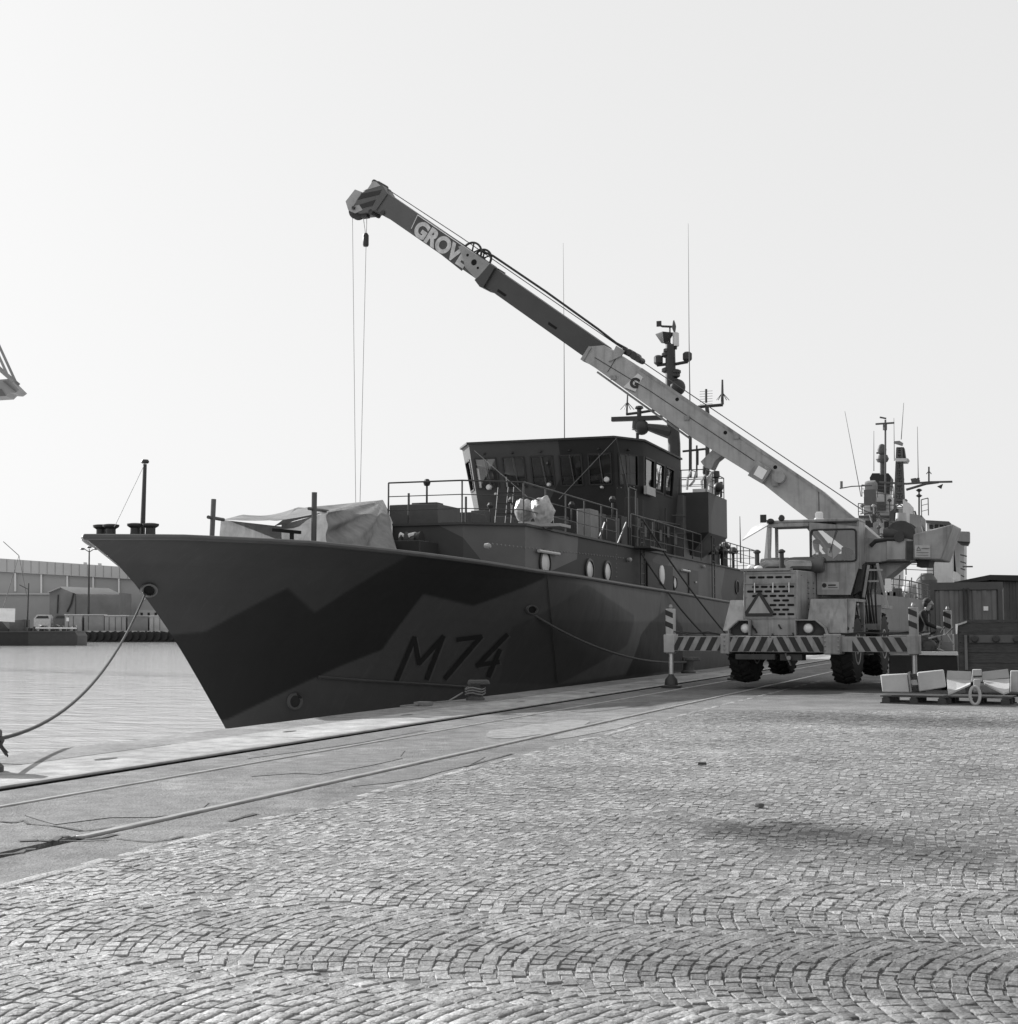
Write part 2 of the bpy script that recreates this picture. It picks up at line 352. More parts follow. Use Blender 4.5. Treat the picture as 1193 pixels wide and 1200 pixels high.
while y < 40:
    ln = random.uniform(.12,.30)
    if random.random() < .35: y += ln; continue
    share('edging_stone', random.choice(variants), ground, (D_X+random.uniform(-.03,.04), y+ln/2, .004+random.uniform(-.003,.004)), (0,random.gauss(0,.01),R(90)+random.gauss(0,.02)), (ln*.95, .10, .05)); y += ln
base = np.array([[-.5,-.5],[.5,-.5],[.5,.5],[-.5,.5]])
V = []; Fc = []; T = []
for (x, y, a, ln, wd, tone, z, zc, xc) in far:
    c = base + rng.uniform(-.07,.07,(4,2)); ca, sa = math.cos(a), math.sin(a); tx, ty = rng.normal(0,.016,2)
    b0 = len(V)
    if zc > 11:
        for kk, zz in ((1.0,-.012),(.9,0.0)):
            for px_, py_ in c*kk:
                X_, Y_ = px_*ln, py_*wd; V.append((x + X_*ca - Y_*sa, y + X_*sa + Y_*ca, z + zz + X_*tx + Y_*ty))
        Fc += [(b0+q, b0+(q+1) % 4, b0+4+(q+1) % 4, b0+4+q) for q in range(4)] + [(b0+4,b0+5,b0+6,b0+7)]; T += [tone]*8; continue
    for kk, zz in ((1.0,-.03),(1.0,-.005),(.9,0.0)):
        for px_, py_ in c*kk:
            X_, Y_ = px_*ln, py_*wd; V.append((x + X_*ca - Y_*sa, y + X_*sa + Y_*ca, z + zz + X_*tx + Y_*ty + rng.normal(0,.0012)))
    Fc += [(b0+q, b0+(q+1) % 4, b0+4+(q+1) % 4, b0+4+q) for q in range(4)] + [(b0+4+q, b0+4+(q+1) % 4, b0+8+(q+1) % 4, b0+8+q) for q in range(4)] + [(b0+8,b0+9,b0+10,b0+11)]
    T += [tone]*12
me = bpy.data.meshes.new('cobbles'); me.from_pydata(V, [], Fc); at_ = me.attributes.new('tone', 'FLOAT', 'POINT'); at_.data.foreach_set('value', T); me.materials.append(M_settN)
o = bpy.data.objects.new('cobbles', me); col.objects.link(o); o.parent = ground; tag(o, kind='stuff')
# small loose bits lying on the setts
for k, (u, v, sz, lab) in enumerate(((823,895,.045,'small dark wood chip on the cobbles below the pale scuff'),(890,944,.04,'flat dark chip lying alone in the middle of the cobbles'))):
    p = at_z(u, v, .02); b = MB(); b.hexa([(-sz,-.02,-.01),(sz*.9,-.025,-.01),(sz,.015,-.01),(-sz*.8,.025,-.01)], [(-sz*.9,-.015,.016),(sz*.8,-.02,.013),(sz*.8,.01,.018),(-sz*.7,.02,.014)])
    o = b.build('wood_chip', M_dark); o.location = p; o.rotation_euler = (0,0,R(15)+k); tag(o, lab, 'debris', 'bits of debris on the cobbles')

# ------------------------------------------------------------------ the minehunter alongside
XC, BOW_Y, LOA = -15.9, 22.15, 47.5
def lerp(a, b, t): return a + (b-a)*t
def stem_a(z): return float(np.interp(z, [-3.2,-1.9,-.71,.2,.89,1.5,2.11,2.6,3.0,3.3], [7.0,6.15,5.01,4.05,3.30,2.58,1.76,.95,0,-.3]))
def gun_z(a): return float(np.interp(a, [0,1.5,4,7,12,20,27,35,47.5], [3.02,3.08,3.08,2.98,2.80,2.68,2.60,2.47,2.40]))
def half(a, z):
    t = min(max((z+1.9)/4.9, 0), 1.05); t2 = t**1.25
    W = lerp(4.35, 4.80, min(t*1.4,1)); Ln = lerp(24, 15.0, t2); p = lerp(1.75, 2.25, t2)
    q = min(max((a - stem_a(z))/Ln, 0), 1); h = W*(1-(1-q)**p)
    return h
def hull_pt(s, v, side=1):
    z = lerp(-2.6, gun_z(LOA*s), v)
    for _ in range(4): a0 = stem_a(z); a = a0 + (LOA-a0)*s; z = lerp(-2.6, gun_z(a), v)
    if s == 0: return XC, BOW_Y + a0, z
    return XC + side*half(a, z), BOW_Y + a, z
def hull_hit(u, v, off=.0):                       # where a line of sight meets the starboard side
    d = sight(u, v); t0 = 15.0; prev = None
    for i in range(6000):
        t = t0 + i*.01; p = EYE + d*t
        if p.y > BOW_Y + stem_a(p.z) - .02 and p.x < XC + half(p.y-BOW_Y, p.z): return Vector((XC + half(p.y-BOW_Y, p.z) + off, p.y, p.z))
    return EYE + d*t0
ship = thing('naval_ship', 'dark camouflaged navy minehunter moored bow-on at the quay, marked M74', 'warship', (XC, 45, -1.9))
NS, NV = 760, 130
def inside(poly, Y, Z):
    r = np.zeros(len(Y), bool); n = len(poly)
    for i in range(n):
        y0, z0 = poly[i]; y1, z1 = poly[(i+1) % n]
        if z0 == z1: continue
        c = ((z0 > Z) != (z1 > Z)) & (Y < (y1-y0)*(Z-z0)/(z1-z0) + y0); r ^= c
    return r
def hull_mesh(side):
    V = []
    for i in range(NS+1):
        s = (i/NS)**1.35
        for j in range(NV+1): V.append(hull_pt(s, j/NV, side))
    n = NV+1; Fq = [(i*n+j, (i+1)*n+j, (i+1)*n+j+1, i*n+j+1) for i in range(NS) for j in range(NV)]
    return V, Fq
V1, F1 = hull_mesh(1)
V2 = []; F2 = []
ns2, nv2 = 60, 20
for i in range(ns2+1):
    for j in range(nv2+1): V2.append(hull_pt((i/ns2)**1.35, j/nv2, -1))
F2 = [(i*(nv2+1)+j, i*(nv2+1)+j+1, (i+1)*(nv2+1)+j+1, (i+1)*(nv2+1)+j) for i in range(ns2) for j in range(nv2)]
b1 = len(V1)
Vh = V1 + V2; Fh = F1 + [tuple(b1+k for k in f) for f in F2]
# transom
tr = len(Vh); Vh += [hull_pt(1, j/10, 1) for j in range(11)] + [hull_pt(1, j/10, -1) for j in range(11)]; Fh += [(tr+j, tr+11+j, tr+12+j, tr+1+j) for j in range(10)]
def on_hull(pts): return [(lambda p: (p.y, p.z))(hull_hit(u, v)) for u, v in pts]
tone = np.full(len(Vh), CAMO[1]*.92)
Yh = np.array([p[1] for p in Vh]); Zh = np.array([p[2] for p in Vh])
zig = on_hull([(200,744),(241,740),(337,689),(369,718),(462,657),(548,666),(637,678),(554,710),(496,696),(448,761),(400,780),(266,843)])
zig = [(zig[0][0]-3, zig[0][1])] + zig[:4] + [(zig[4][0]+.6, 3.4), (zig[6][0]+.3, 3.4)] + zig[6:] + [(zig[-1][0]-4, zig[-1][1]-.3)]
lower = on_hull([(266,843),(400,780),(448,761),(496,696),(554,710),(637,678),(687,684),(743,721),(735,756),(654,802)])
lower = lower + [(lower[-1][0]+1,-4), (20,-4), (lower[0][0]-5, lower[0][1]-.5)]
d2 = on_hull([(600,735),(687,684),(743,721),(735,756),(654,802),(585,800)])
lite = on_hull([(640,678),(700,684),(775,698),(771,722),(751,744),(733,790),(654,802),(735,756),(743,721),(690,686)])
d3 = on_hull([(762,729),(783,712),(800,736),(800,785),(733,792),(751,744)])
aft = [(46.5,3.4),(46.0,-3),(90,-3),(90,3.4)]
for poly, tv in ((lower, CAMO[1]*1.3), (aft, CAMO[2]*.95), (d2, CAMO[1]*1.0), (lite, CAMO[2]*1.05), (d3, CAMO[0]*1.1), (zig, CAMO[0]*.86)):
    cov = np.zeros(len(Vh))
    for dy in (-.03,-.01,.01,.03):
        for dz in (-.021,-.007,.007,.021): cov += inside(poly, Yh+dy, Zh+dz)/16.0
    tone = tone*(1-cov) + tv*cov
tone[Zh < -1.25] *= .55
def hull_paint():
    m = bpy.data.materials.new('hull_camouflage_paint'); m.use_nodes = True; n = m.node_tree.nodes; L = m.node_tree.links; b = n['Principled BSDF']
    b.inputs['Roughness'].default_value = .55; b.inputs['Specular IOR Level'].default_value = .25
    a = n.new('ShaderNodeAttribute'); a.attribute_name = 'tone'; tc = n.new('ShaderNodeTexCoord'); mp = n.new('ShaderNodeMapping'); mp.inputs['Scale'].default_value = (1,.8,.25); L.new(tc.outputs['Object'], mp.inputs[0])
    ns = n.new('ShaderNodeTexNoise'); ns.inputs['Scale'].default_value = 1.4; ns.inputs['Detail'].default_value = 9; ns.inputs['Roughness'].default_value = .65; L.new(mp.outputs[0], ns.inputs['Vector'])
    mr = n.new('ShaderNodeMapRange'); mr.inputs[3].default_value = .78; mr.inputs[4].default_value = 1.22; L.new(ns.outputs[0], mr.inputs[0])
    mu = n.new('ShaderNodeMath'); mu.operation = 'MULTIPLY'; L.new(a.outputs['Fac'], mu.inputs[0]); L.new(mr.outputs[0], mu.inputs[1]); L.new(mu.outputs[0], b.inputs['Base Color'])
    m3 = n.new('ShaderNodeMapping'); m3.inputs['Scale'].default_value = (1,3.2,.22); L.new(tc.outputs['Object'], m3.inputs[0]); n3 = n.new('ShaderNodeTexNoise'); n3.inputs['Scale'].default_value = 1.7; n3.inputs['Detail'].default_value = 8; n3.inputs['Roughness'].default_value = .7; L.new(m3.outputs[0], n3.inputs['Vector'])
    r3 = n.new('ShaderNodeMapRange'); r3.inputs[1].default_value = .56; r3.inputs[2].default_value = .78; r3.inputs[3].default_value = 1; r3.inputs[4].default_value = 1.3; L.new(n3.outputs[0], r3.inputs[0])
    m4 = n.new('ShaderNodeMath'); m4.operation = 'MULTIPLY'; L.new(mu.outputs[0], m4.inputs[0]); L.new(r3.outputs[0], m4.inputs[1]); L.new(m4.outputs[0], b.inputs['Base Color'])
    n2 = n.new('ShaderNodeTexNoise'); n2.inputs['Scale'].default_value = 1.1; L.new(tc.outputs['Object'], n2.inputs['Vector']); bp = n.new('ShaderNodeBump'); bp.inputs['Strength'].default_value = .35; bp.inputs['Distance'].default_value = .08
    L.new(n2.outputs[0], bp.inputs['Height']); L.new(bp.outputs[0], b.inputs['Normal']); return m
M_hull = hull_paint()
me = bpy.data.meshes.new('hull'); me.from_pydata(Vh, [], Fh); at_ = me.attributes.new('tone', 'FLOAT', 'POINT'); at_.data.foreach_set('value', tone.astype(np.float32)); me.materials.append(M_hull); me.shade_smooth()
hull = bpy.data.objects.new('hull', me); col.objects.link(hull); attach(hull, ship)
M_camo = camo_mat('superstructure_camouflage', .30, [CAMO[0], CAMO[1]*1.1, CAMO[2]*1.3], seed=3.3)
M_camoD = camo_mat('bridge_camouflage', .22, [CAMO[0], CAMO[0]*1.25, CAMO[1]*1.25], seed=8.1)
M_deck = mat('deck_paint', .09, .8)
# gunwale rubbing strip: rolled edge of the bulwark, deck below it
def gun(a, side=1, dz=0, dx=0): return Vector((XC + side*(half(a, gun_z(a)) + dx), BOW_Y + a, gun_z(a) + dz))
aa = [47.5*(k/70)**1.4 for k in range(71)]
mb = MB(); mb.tube([gun(a, -1) for a in reversed(aa)] + [gun(a, 1) for a in aa[1:]], .055, 8)
mb.build('gunwale', mat('gunwale_paint', .075, .5), ship)
mb = MB(); mb.grid([[Vector((XC - (half(a, 2.2)-.12), BOW_Y + a, gun_z(a)-.75)), Vector((XC + (half(a, 2.2)-.12), BOW_Y + a, gun_z(a)-.75))] for a in np.linspace(2.0, 47.4, 50)])
mb.build('deck', M_deck, ship)
# spray chine low on the bow
pts = [hull_hit(u, v, .02) for u, v in ((372,793),(420,797),(470,800),(520,803),(560,806))]
mb = MB(); mb.tube(pts, .035, 6); mb.build('spray_rail', mat('chine_paint', .05), ship)
# hull number M74: raised strokes that follow the plating, each figure its own part
def zz(p): return (400 + p[0]*.38558, 640 + p[1]*.38558)
def stroke(b, p, q, wpx, off, n=10):
    p, q = np.array(zz(p)), np.array(zz(q)); t = q-p; nn = np.array([-t[1], t[0]])/np.hypot(*t)*wpx/2; e = t/np.hypot(*t)*wpx*.35
    p, q = p-e, q+e; rows = []
    for k in range(n+1):
        c = p + (q-p)*k/n; rows.append([hull_hit(*(c-nn), off), hull_hit(*c, off), hull_hit(*(c+nn), off)])
    b.grid(rows)
M_num = mat('number_paint', .011, .6); M_numE = mat('number_shadow', .085, .6)
for ch, sts in (('M', [((166,406),(219,280)),((219,280),(234,356)),((234,356),(306,277)),((306,277),(258,402))]), ('7', [((352,284),(421,276)),((421,276),(314,401))]), ('4', [((500,271),(412,362)),((412,362),(474,352)),((478,318),(446,394))])):
    b = MB(); c = MB()
    for p, q in sts:
        stroke(b, p, q, 5.4, .022); stroke(c, (p[0]+6, p[1]+3), (q[0]+6, q[1]+3), 5.0, .012)
    o = b.build('hull_number', M_num, ship); tag(o, label='dark italic figure %s on the bow' % ch); c.build('figure_shade', M_numE, o)
# hawse openings, mouths of pipes
def ring_on(u, v, ru, rv, name, mrim, mhole, off=.03, par=ship):
    c = hull_hit(u, v, off); a = hull_hit(u+ru, v, off) - c; d = hull_hit(u, v+rv, off) - c
    b = MB(); k = 20; rings = []
    for f, l in ((1.28,-.02),(1.15,.05),(.95,.05),(.85,-.0)): rings.append([c + a*(math.cos(2*math.pi*i/k)*f) + d*(math.sin(2*math.pi*i/k)*f) + Vector((l*.8, -l*.5, 0)) for i in range(k+1)])
    b.grid(rings); o = b.build(name, mrim, par); h = MB(); h.add([c + a*(math.cos(2*math.pi*i/k)*.9) + d*(math.sin(2*math.pi*i/k)*.9) for i in range(k)], [tuple(range(k))]); h.build('opening', mhole, o); return o
M_rim = mat('hawse_rim', .11, .45); M_hole = mat('dark_hollow', .006, .9)
ring_on(173, 692, 8, 6.5, 'hawse_pipe', M_rim, M_hole)
ring_on(622, 714.5, 5.5, 4.5, 'fairlead', M_rim, M_hole)
ring_on(344, 822, 7, 8, 'anchor_recess', M_camo, mat('recess_paint', .03, .8))
# bow bollards and jackstaff
for (u, X, v) in ((118.5,-16.5,623.5),(130,-16.2,623),(158.5,-15.7,622),(176.5,-15.4,622)):
    b = MB(); b.lathe([(.10,-.25),(.09,.0),(.09,.05),(.15,.09),(.155,.13),(.08,.145)], at_x(u, v, X)); b.build('deck_bollard', M_dark, ship)
p = at_x(167, 622, -15.7); b = MB(); b.tube([p - Vector((0,0,.2)), at_x(170, 544, -15.7)], .05, 8, .035); q = at_x(170, 543, -15.7); b.lathe([(.06,0),(.08,.03),(.06,.07)], q); b.build('jackstaff', M_dark, ship)
b = MB(); b.tube([q, at_x(134, 618, -15.6)], .006, 4); b.build('stay_wire', M_wire, ship)

# deckhouse: front block and long side, hollow nothing, plain panels
DX = -11.72; DXP = 2*XC - DX; DZ0, DZ1 = 2.16, 3.95
ys = 33.9
out = [(DX-1.3, ys-.35), (DX, ys+.6), (DX, 68.5), (DXP, 68.5), (DXP, ys+.6), (DXP+1.3, ys-.35)]
mb = MB(); mb.loft([(x, y, DZ0) for x, y in out], [(x, y, DZ1) for x, y in out]); dh = mb.build('deckhouse', M_camo, ship)
mb = MB(); po = [(x + (.06 if x > XC else -.06), y + (-.06 if y < 40 else .06)) for x, y in out]
mb.loft([(x, y, DZ1) for x, y in po], [(x, y, DZ1+.06) for x, y in po]); mb.build('roof_edge', mat('roof_edge_paint', .05), dh)
def railing(path, h=1.0, every=1.5, rails=3, par=ship, r=.022, m=M_dark):
    P = [Vector(p) for p in path]; b = MB()
    for k in range(rails):
        zz_ = Vector((0,0,h*(k+1)/rails)); b.tube([p + zz_ for p in P], r if k == rails-1 else r*.6, 6)
    o = b.build('railing', m, par)
    me = MB().tube([(0,0,0),(0,0,h)], r, 6).mesh('post', m)
    for p, q in zip(P, P[1:]):
        n = max(1, round((q-p).length/every))
        for i in range(n): share('post', me, o, p + (q-p)*i/n)
    share('post', me, o, P[-1]); return o
M_rail = mat('railing_paint', .06, .5)
rz = DZ1 + .06
railing([(DX-3.35, ys-.3, rz),(DX-1.35, ys-.3, rz),(DX-.05, ys+.62, rz),(DX-.05, 43.5, rz)], 1.05, 1.7, m=M_rail)
railing([(DX-.05, 45.2, rz),(DX-.05, 56, rz)], 1.05, 1.6, m=M_rail)
railing([(DX-.05, 60.5, rz),(DX-.05, 68.3, rz),(-16, 68.3, rz)], 1.05, 1.5, m=M_rail)
# portholes and doors on the starboard side
def on_side(u, v, X=DX): return at_x(u, v, X)
M_port = mat('porthole_cover', .62, .4, .1); 
def porthole(u, v, r, X=DX, m=M_port):
    c = on_side(u, v, X); b = MB(); b.lathe([(r*1.25,0),(r*1.25,.05),(r*1.02,.06),(r*1.0,.0)], c, 'X', 20); b.v = [(x, c.y+(y-c.y)*1.3, z) for x, y, z in b.v]; o = b.build('porthole', M_dark, ship)
    g = MB(); g.lathe([(r*.98,.015),(r*.9,.03)], c, 'X', 20); g.v = [(x, c.y+(y-c.y)*1.3, z) for x, y, z in g.v]; g.build('pane', m, o)
porthole(638, 660, .30); porthole(690, 668, .27); porthole(711, 670, .27); porthole(790, 683, .20); porthole(863, 688, .25, m=M_hole)
def side_panel(u0, v0, u1, v1, name, m, t=.06, X=DX):
    a, c = on_side(u0, v0, X), on_side(u1, v1, X); b = MB(); b.box(X, X+t, a.y, c.y, c.z, a.z); return b.build(name, m, ship, bevel=.015)
d1 = side_panel(757, 658, 787, 699, 'door', mat('door_paint', .022, .6))
c = on_side(773, 674); b = MB(); b.lathe([(.34,.06),(.34,.10),(.30,.11)], c, 'X', 20); b.build('door_port', M_port, d1)
d2_ = side_panel(806, 667, 817, 708, 'door', mat('door_paint_light', .06, .6)); 
b = MB(); q = on_side(812, 683); b.box(DX+.06, DX+.1, q.y, q.y+.3, q.z, q.z+.06); b.build('handle', M_steel, d2_)
for (u0, u1, v) in ((627,651,645.5),(796,805,668)):
    a, c = on_side(u0, v), on_side(u1, v); b = MB(); b.tube([a + Vector((.1,0,0)), Vector((DX+.1, c.y, a.z))], .045, 8); b.build('light_tube', mat('tube_lamp', .5, .4), ship)
for u, v in ((568,640),(735,656),(822,664)):
    q = on_side(u, v); b = MB(); b.lathe([(.06,0),(.075,.1),(.04,.15)], q, 'X', 10); b.build('deck_lamp', mat('lamp_grey', .3), ship)
# row of rivets below the roof edge
for u0, v0, u1, v1, nn in ((572,637,730,654,42),(722,650,722,676,6)):
    me = MB().lathe([(.028,0),(.016,.02)], (0,0,0), 'X', 6).mesh('rivet', mat('rivet_paint', .16, .4))
    a, c = on_side(u0, v0), on_side(u1, v1)
    for k in range(nn):
        p = a + (c-a)*(k/(nn-1)); share('rivet', me, dh, (DX, p.y, p.z))
def ladder(p0, p1, wd, axis, nr, par=ship, m=M_dark, r=.022):
    b = MB(); p0, p1 = Vector(p0), Vector(p1); ax = Vector(axis)*wd/2
    b.tube([p0-ax, p1-ax], r, 6); b.tube([p0+ax, p1+ax], r, 6); o = b.build('ladder', m, par)
    for k in range(nr):
        c = p0 + (p1-p0)*(k+.5)/nr; g = MB(); g.tube([c-ax, c+ax], r*.8, 5); g.build('rung', m, o)
    return o
q = on_side(748, 660); ladder((DX+.14, q.y, 2.0), (DX+.14, q.y, 5.0), .5, (0,1,0), 9)
q = on_side(832, 680); ladder((DX+.14, q.y, 2.0), (DX+.14, q.y, 5.2), .5, (0,1,0), 10)
q = on_side(870, 690); 
# gangway frame beside the ladder
q = on_side(741, 640); b = MB()
for dy in (0, .9):
    b.tube([(DX-.1, q.y+dy, rz), (DX-.1, q.y+dy, rz+1.9)], .03, 6)
b.tube([(DX-.1, q.y, rz+1.9), (DX-.1, q.y+.9, rz+1.9)], .03, 6); b.box(DX-.15, DX+.6, q.y, q.y+2.2, rz-.05, rz+.0); b.build('side_platform', M_dark, ship)

# bridge: hollow wheelhouse with raked windows on every face
hf, hs = 2.62, 3.32
def plan(z):
    t = (z-3.95)/4.05; yf = lerp(49.75, 48.4, t); k = lerp(-.25, .12, t)
    pts = [(-hs-k, 55.6), (-hs-k, yf+1.3), (-hf-k*.5, yf), (hf+k*.5, yf), (hs+k, yf+1.3), (hs+k, 55.6)]
    return [Vector((XC+x, y, z)) for x, y in pts]
Z0, ZS, ZT, Z1 = 3.99, 6.42, 7.48, 7.98
bridge = MB(); bridge.loft(plan(Z0), plan(ZS), cap=False); pl = plan(ZS-.03); bridge.add(pl, [tuple(range(6))]); wh = bridge.build('wheelhouse', M_camoD, ship)
b = MB(); b.loft(plan(ZT), plan(Z1), cap=False); b.add(plan(Z1), [tuple(range(6))]); b.add(plan(ZT+.05), [tuple(range(6))]); b.build('header', M_camoD, wh)
b = MB(); rp = plan(Z1); rp2 = [Vector((XC + (p.x-XC)*1.02, p.y + (-.08 if p.y < 52 else .05), p.z)) for p in rp]; b.loft([p for p in rp2], [p + Vector((0,0,.07)) for p in rp2]); b.build('bridge_roof', mat('bridge_roof_paint', .03), wh)
S_, T_ = plan(ZS), plan(ZT)
b = MB(); b.add([S_[5], S_[0], T_[0], T_[5]], [(0,1,2,3)]); b.add([p - Vector((0,.08,0)) for p in (S_[5], S_[0], T_[0], T_[5])], [(0,1,2,3)]); b.build('rear_wall', M_camoD, wh)
for i, nwin in ((0,3),(1,1),(2,5),(3,1),(4,3)):
    a, c, d, e = S_[i], S_[i+1], T_[i], T_[i+1]
    if i == 2: fr = [(k/5 + .022, (k+1)/5 - .022) for k in range(5)]
    elif nwin == 1: fr = [(.14,.80)]
    else: fr = [(.04,.27),(.32,.55),(.60,.83)] if i == 4 else [(.17,.40),(.45,.68),(.73,.96)]
    nrm = (c-a).cross(d-a).normalized(); 
    if nrm.dot(((a+c)/2) - Vector((XC,53,7))) < 0: nrm = -nrm
    edges = [0] + [x for f in fr for x in f] + [1]
    for k in range(0, len(edges), 2):
        x0, x1 = edges[k], edges[k+1]; q = [a.lerp(c, x0), a.lerp(c, x1), d.lerp(e, x1), d.lerp(e, x0)]
        b = MB(); b.loft([p - nrm*.10 for p in q], [p + nrm*.004 for p in q]); b.build('mullion', M_camoD, wh)
    for x0, x1 in fr:
        q = [a.lerp(c, x0), a.lerp(c, x1), d.lerp(e, x1), d.lerp(e, x0)]; cen = sum(q, Vector())/4
        b = MB(); b.add([p - nrm*.03 for p in q], [(0,1,2,3)]); win = b.build('window', M_glass, wh)
        b = MB()
        for p, r_ in zip(q, q[1:] + q[:1]): b.bar(p + nrm*.015 + (cen-p)*.02, r_ + nrm*.015 + (cen-r_)*.02, .05, .03, nrm)
        b.build('frame', mat('window_frame', .035), win)
        if i in (2,3):
            b = MB(); p = d.lerp(e, (x0+x1)/2) + nrm*.06; b.tube([p, p.lerp(a.lerp(c, (x0+x1)/2 + .02) + nrm*.05, .92)], .014, 5); b.build('wiper', mat('wiper_metal', .10, .4), win)
            b = MB(); b.ball(p + Vector((0,-.03,.16)), .06, .06, .04, 8, 6); b.build('spray_nozzle', M_dark, win)
cp_ = plan(ZT+.03); b = MB(); b.add([Vector((XC+(p.x-XC)*.97, p.y+(.12 if p.y < 52 else -.12), p.z)) for p in cp_], [tuple(range(6))]); b.build('ceiling', M_white, wh)
b = MB(); b.add([p - Vector((0,.12,0)) for p in (S_[5], S_[0], T_[0], T_[5])], [(0,1,2,3)]); b.build('bulkhead_lining', mat('lining', .45), wh)
b = MB(); b.box(XC-2.2, XC+2.0, 51.5, 52.1, ZS-.03, ZS+.45); b.box(XC-1, XC-.5, 52.4, 52.9, ZS-.03, ZS+.75); b.box(XC+1, XC+1.5, 52.4, 52.9, ZS-.03, ZS+.75); b.build('bridge_console', M_dark, ship)
# fixtures on the bridge front
def on_front(u, v, Y=49.0): return at_y(u, v, Y)
for u, v, rx, rz_, m_ in ((573,571,.10,.16,M_port),(581,579,.055,.14,M_port),(643,568,.07,.22,M_port),(711,562,.10,.13,M_port),(705,571,.05,.1,M_port)):
    p = on_front(u, v, 48.85); b = MB(); b.lathe([(rx*.6,.35),(rx,.2),(rx,-.04),(rx*.7,-.08)], p, 'Y', 12); b.build('floodlight', m_, ship)
me = MB().lathe([(.028,0),(.016,-.02)], (0,0,0), 'Y', 6).mesh('rivet', MATS['rivet_paint'])
for k in range(34):
    p = on_front(578 + k*5.0, 581 - k*.32, 49.05); share('rivet', me, wh, p)
for (u0,v0,u1,v1) in ((722,514,655,585),(556,528,618,582)):
    b = MB(); b.tube([at_y(u0, v0, 48.3), at_y(u1, v1, 47.0)], .010, 5); b.build('stay_wire', mat('pale_wire', .16), ship)
b = MB(); b.tube([at_y(722, 512, 48.3), at_y(731, 555, 48.7)], .018, 5); b.tube([at_y(731, 555, 48.6), at_y(736, 585, 48.9)], .06, 6); b.build('strut', M_dark, ship)
p = at_x(757, 565, XC+hs+.1); c = at_x(767, 572, XC+hs+.1); b = MB(); b.box(XC+hs+.02, XC+hs+.14, p.y, c.y, p.z-.42, p.z-.12); b.build('name_board', mat('board_grey', .4), ship)
# lower trunk front and cabinets between deckhouse roof and bridge
def cab_box(name, x0, x1, y0, y1, z0, z1, m, lab=None):
    b = MB(); b.box(x0, x1, y0, y1, z0, z1); return b.build(name, m, ship, bevel=.02)
p0 = at_y(456, 620, 36.5); p1 = at_y(513, 590, 36.5)
cab_box('stowage_locker', p0.x, p1.x, 36.5, 38.2, rz, p1.z, mat('locker_paint', .07, .6))
p0 = at_y(524, 620, 42); p1 = at_y(553, 600, 42); cab_box('stowage_locker', p0.x, p1.x, 42, 43.2, rz, p1.z, M_camoD)
p0 = at_y(676, 630, 42.5); p1 = at_y(692, 596, 42.5); cab_box('cabinet', p0.x, p1.x, 42.5, 43.4, rz, p1.z, mat('cabinet_paint', .19, .6))
p0 = at_y(705, 620, 46); p1 = at_y(728, 604, 46); cab_box('cabinet', p0.x, p1.x, 46, 46.8, rz, p1.z, M_camoD)
for (u0,v0,u1,v1) in ((734,612,722,642),(709,612,699,640)):
    b = MB(); b.bar(at_y(u0,v0,43.5), at_y(u1,v1,43.3), .07, .04); b.build('stanchion', mat('stanchion_grey', .14), ship)
for u in (588, 600):
    q = at_y(u, 620, 40.5); ladder((q.x, 40.5, rz), (q.x, 40.9, rz+1.6), .5, (1,0,0), 5)
rr_ = random.Random(5)
for k, (u, v, w_, hh, dd) in enumerate(((470,600,.5,.5,37.2),(497,596,.8,.7,38.6),(560,604,.5,.9,44.0),(572,606,.35,.6,45.5),(586,604,.4,.9,46.5),(597,608,.3,.7,44.8),(655,606,.4,.8,46.0),(668,612,.3,.5,45.0),(700,612,.35,.8,45.4),(716,616,.3,.6,44.6),(738,606,.35,1.5,47.4))):
    p = at_y(u, v, dd); b = MB(); b.box(p.x-w_/2, p.x+w_/2, dd, dd+.5, rz, rz+hh+.3)
    if k % 2: b.tube([(p.x, dd+.2, rz+hh+.3), (p.x, dd+.2, rz+hh+.9)], .035, 6); b.lathe([(.08,0),(.12,.1),(.06,.2)], (p.x, dd+.2, rz+hh+.8), n=8)
    b.build('roof_gear', (M_dark, M_camoD, MATS['locker_paint'])[k % 3], ship, bevel=.02)
for k in range(7):
    u = 735 + k*9; p = at_x(u, 612+k*2.5, XC+hs+.06); b = MB(); b.tube([(XC+hs+.06, p.y, 4.2), (XC+hs+.06, p.y, 4.9+.5*(k % 3))], .03, 5); b.box(XC+hs+.0, XC+hs+.16, p.y-.15, p.y+.2, 4.6+.2*(k % 2), 5.0+.2*(k % 2)); b.build('wall_fitting', M_dark if k % 3 else M_rail, ship)
b = MB(); b.tube([at_x(752,607,XC+hs+.08), at_x(800,616,XC+hs+.08)], .03, 6); b.build('handrail', M_rail, ship)
# aft tower with overhanging box, ladders, signal gear
tw = MB(); tw.box(-17.5, -12.4, 55.65, 63.0, 3.99, 6.6); twr = tw.build('aft_tower', M_camo, ship)
b = MB(); b.box(-12.85, -11.5, 56.2, 60.0, 5.15, 6.75); b.hexa([(-12.6,56.9,4.3),(-12.4,56.9,4.3),(-12.4,59.3,4.3),(-12.6,59.3,4.3)], [(-12.85,56.2,5.149),(-11.5,56.2,5.149),(-11.5,60.0,5.149),(-12.85,60,5.149)]); b.build('sponson', camo_mat('sponson_camouflage', .25, [CAMO[1], CAMO[1], CAMO[2]], seed=1.2), twr)
ladder((-12.95, 55.9, 4.0), (-12.95, 55.9, 7.6), .55, (1,0,0), 9); 
for zq in (5.05, 5.75):
    b = MB(); b.tube([(-13.4,55.6,zq),(-13.4,55.0,zq),(-12.9,54.8,zq),(-12.3,55.1,zq),(-12.3,55.6,zq)], .03, 6); b.build('ladder_hoop', M_rail, ship)
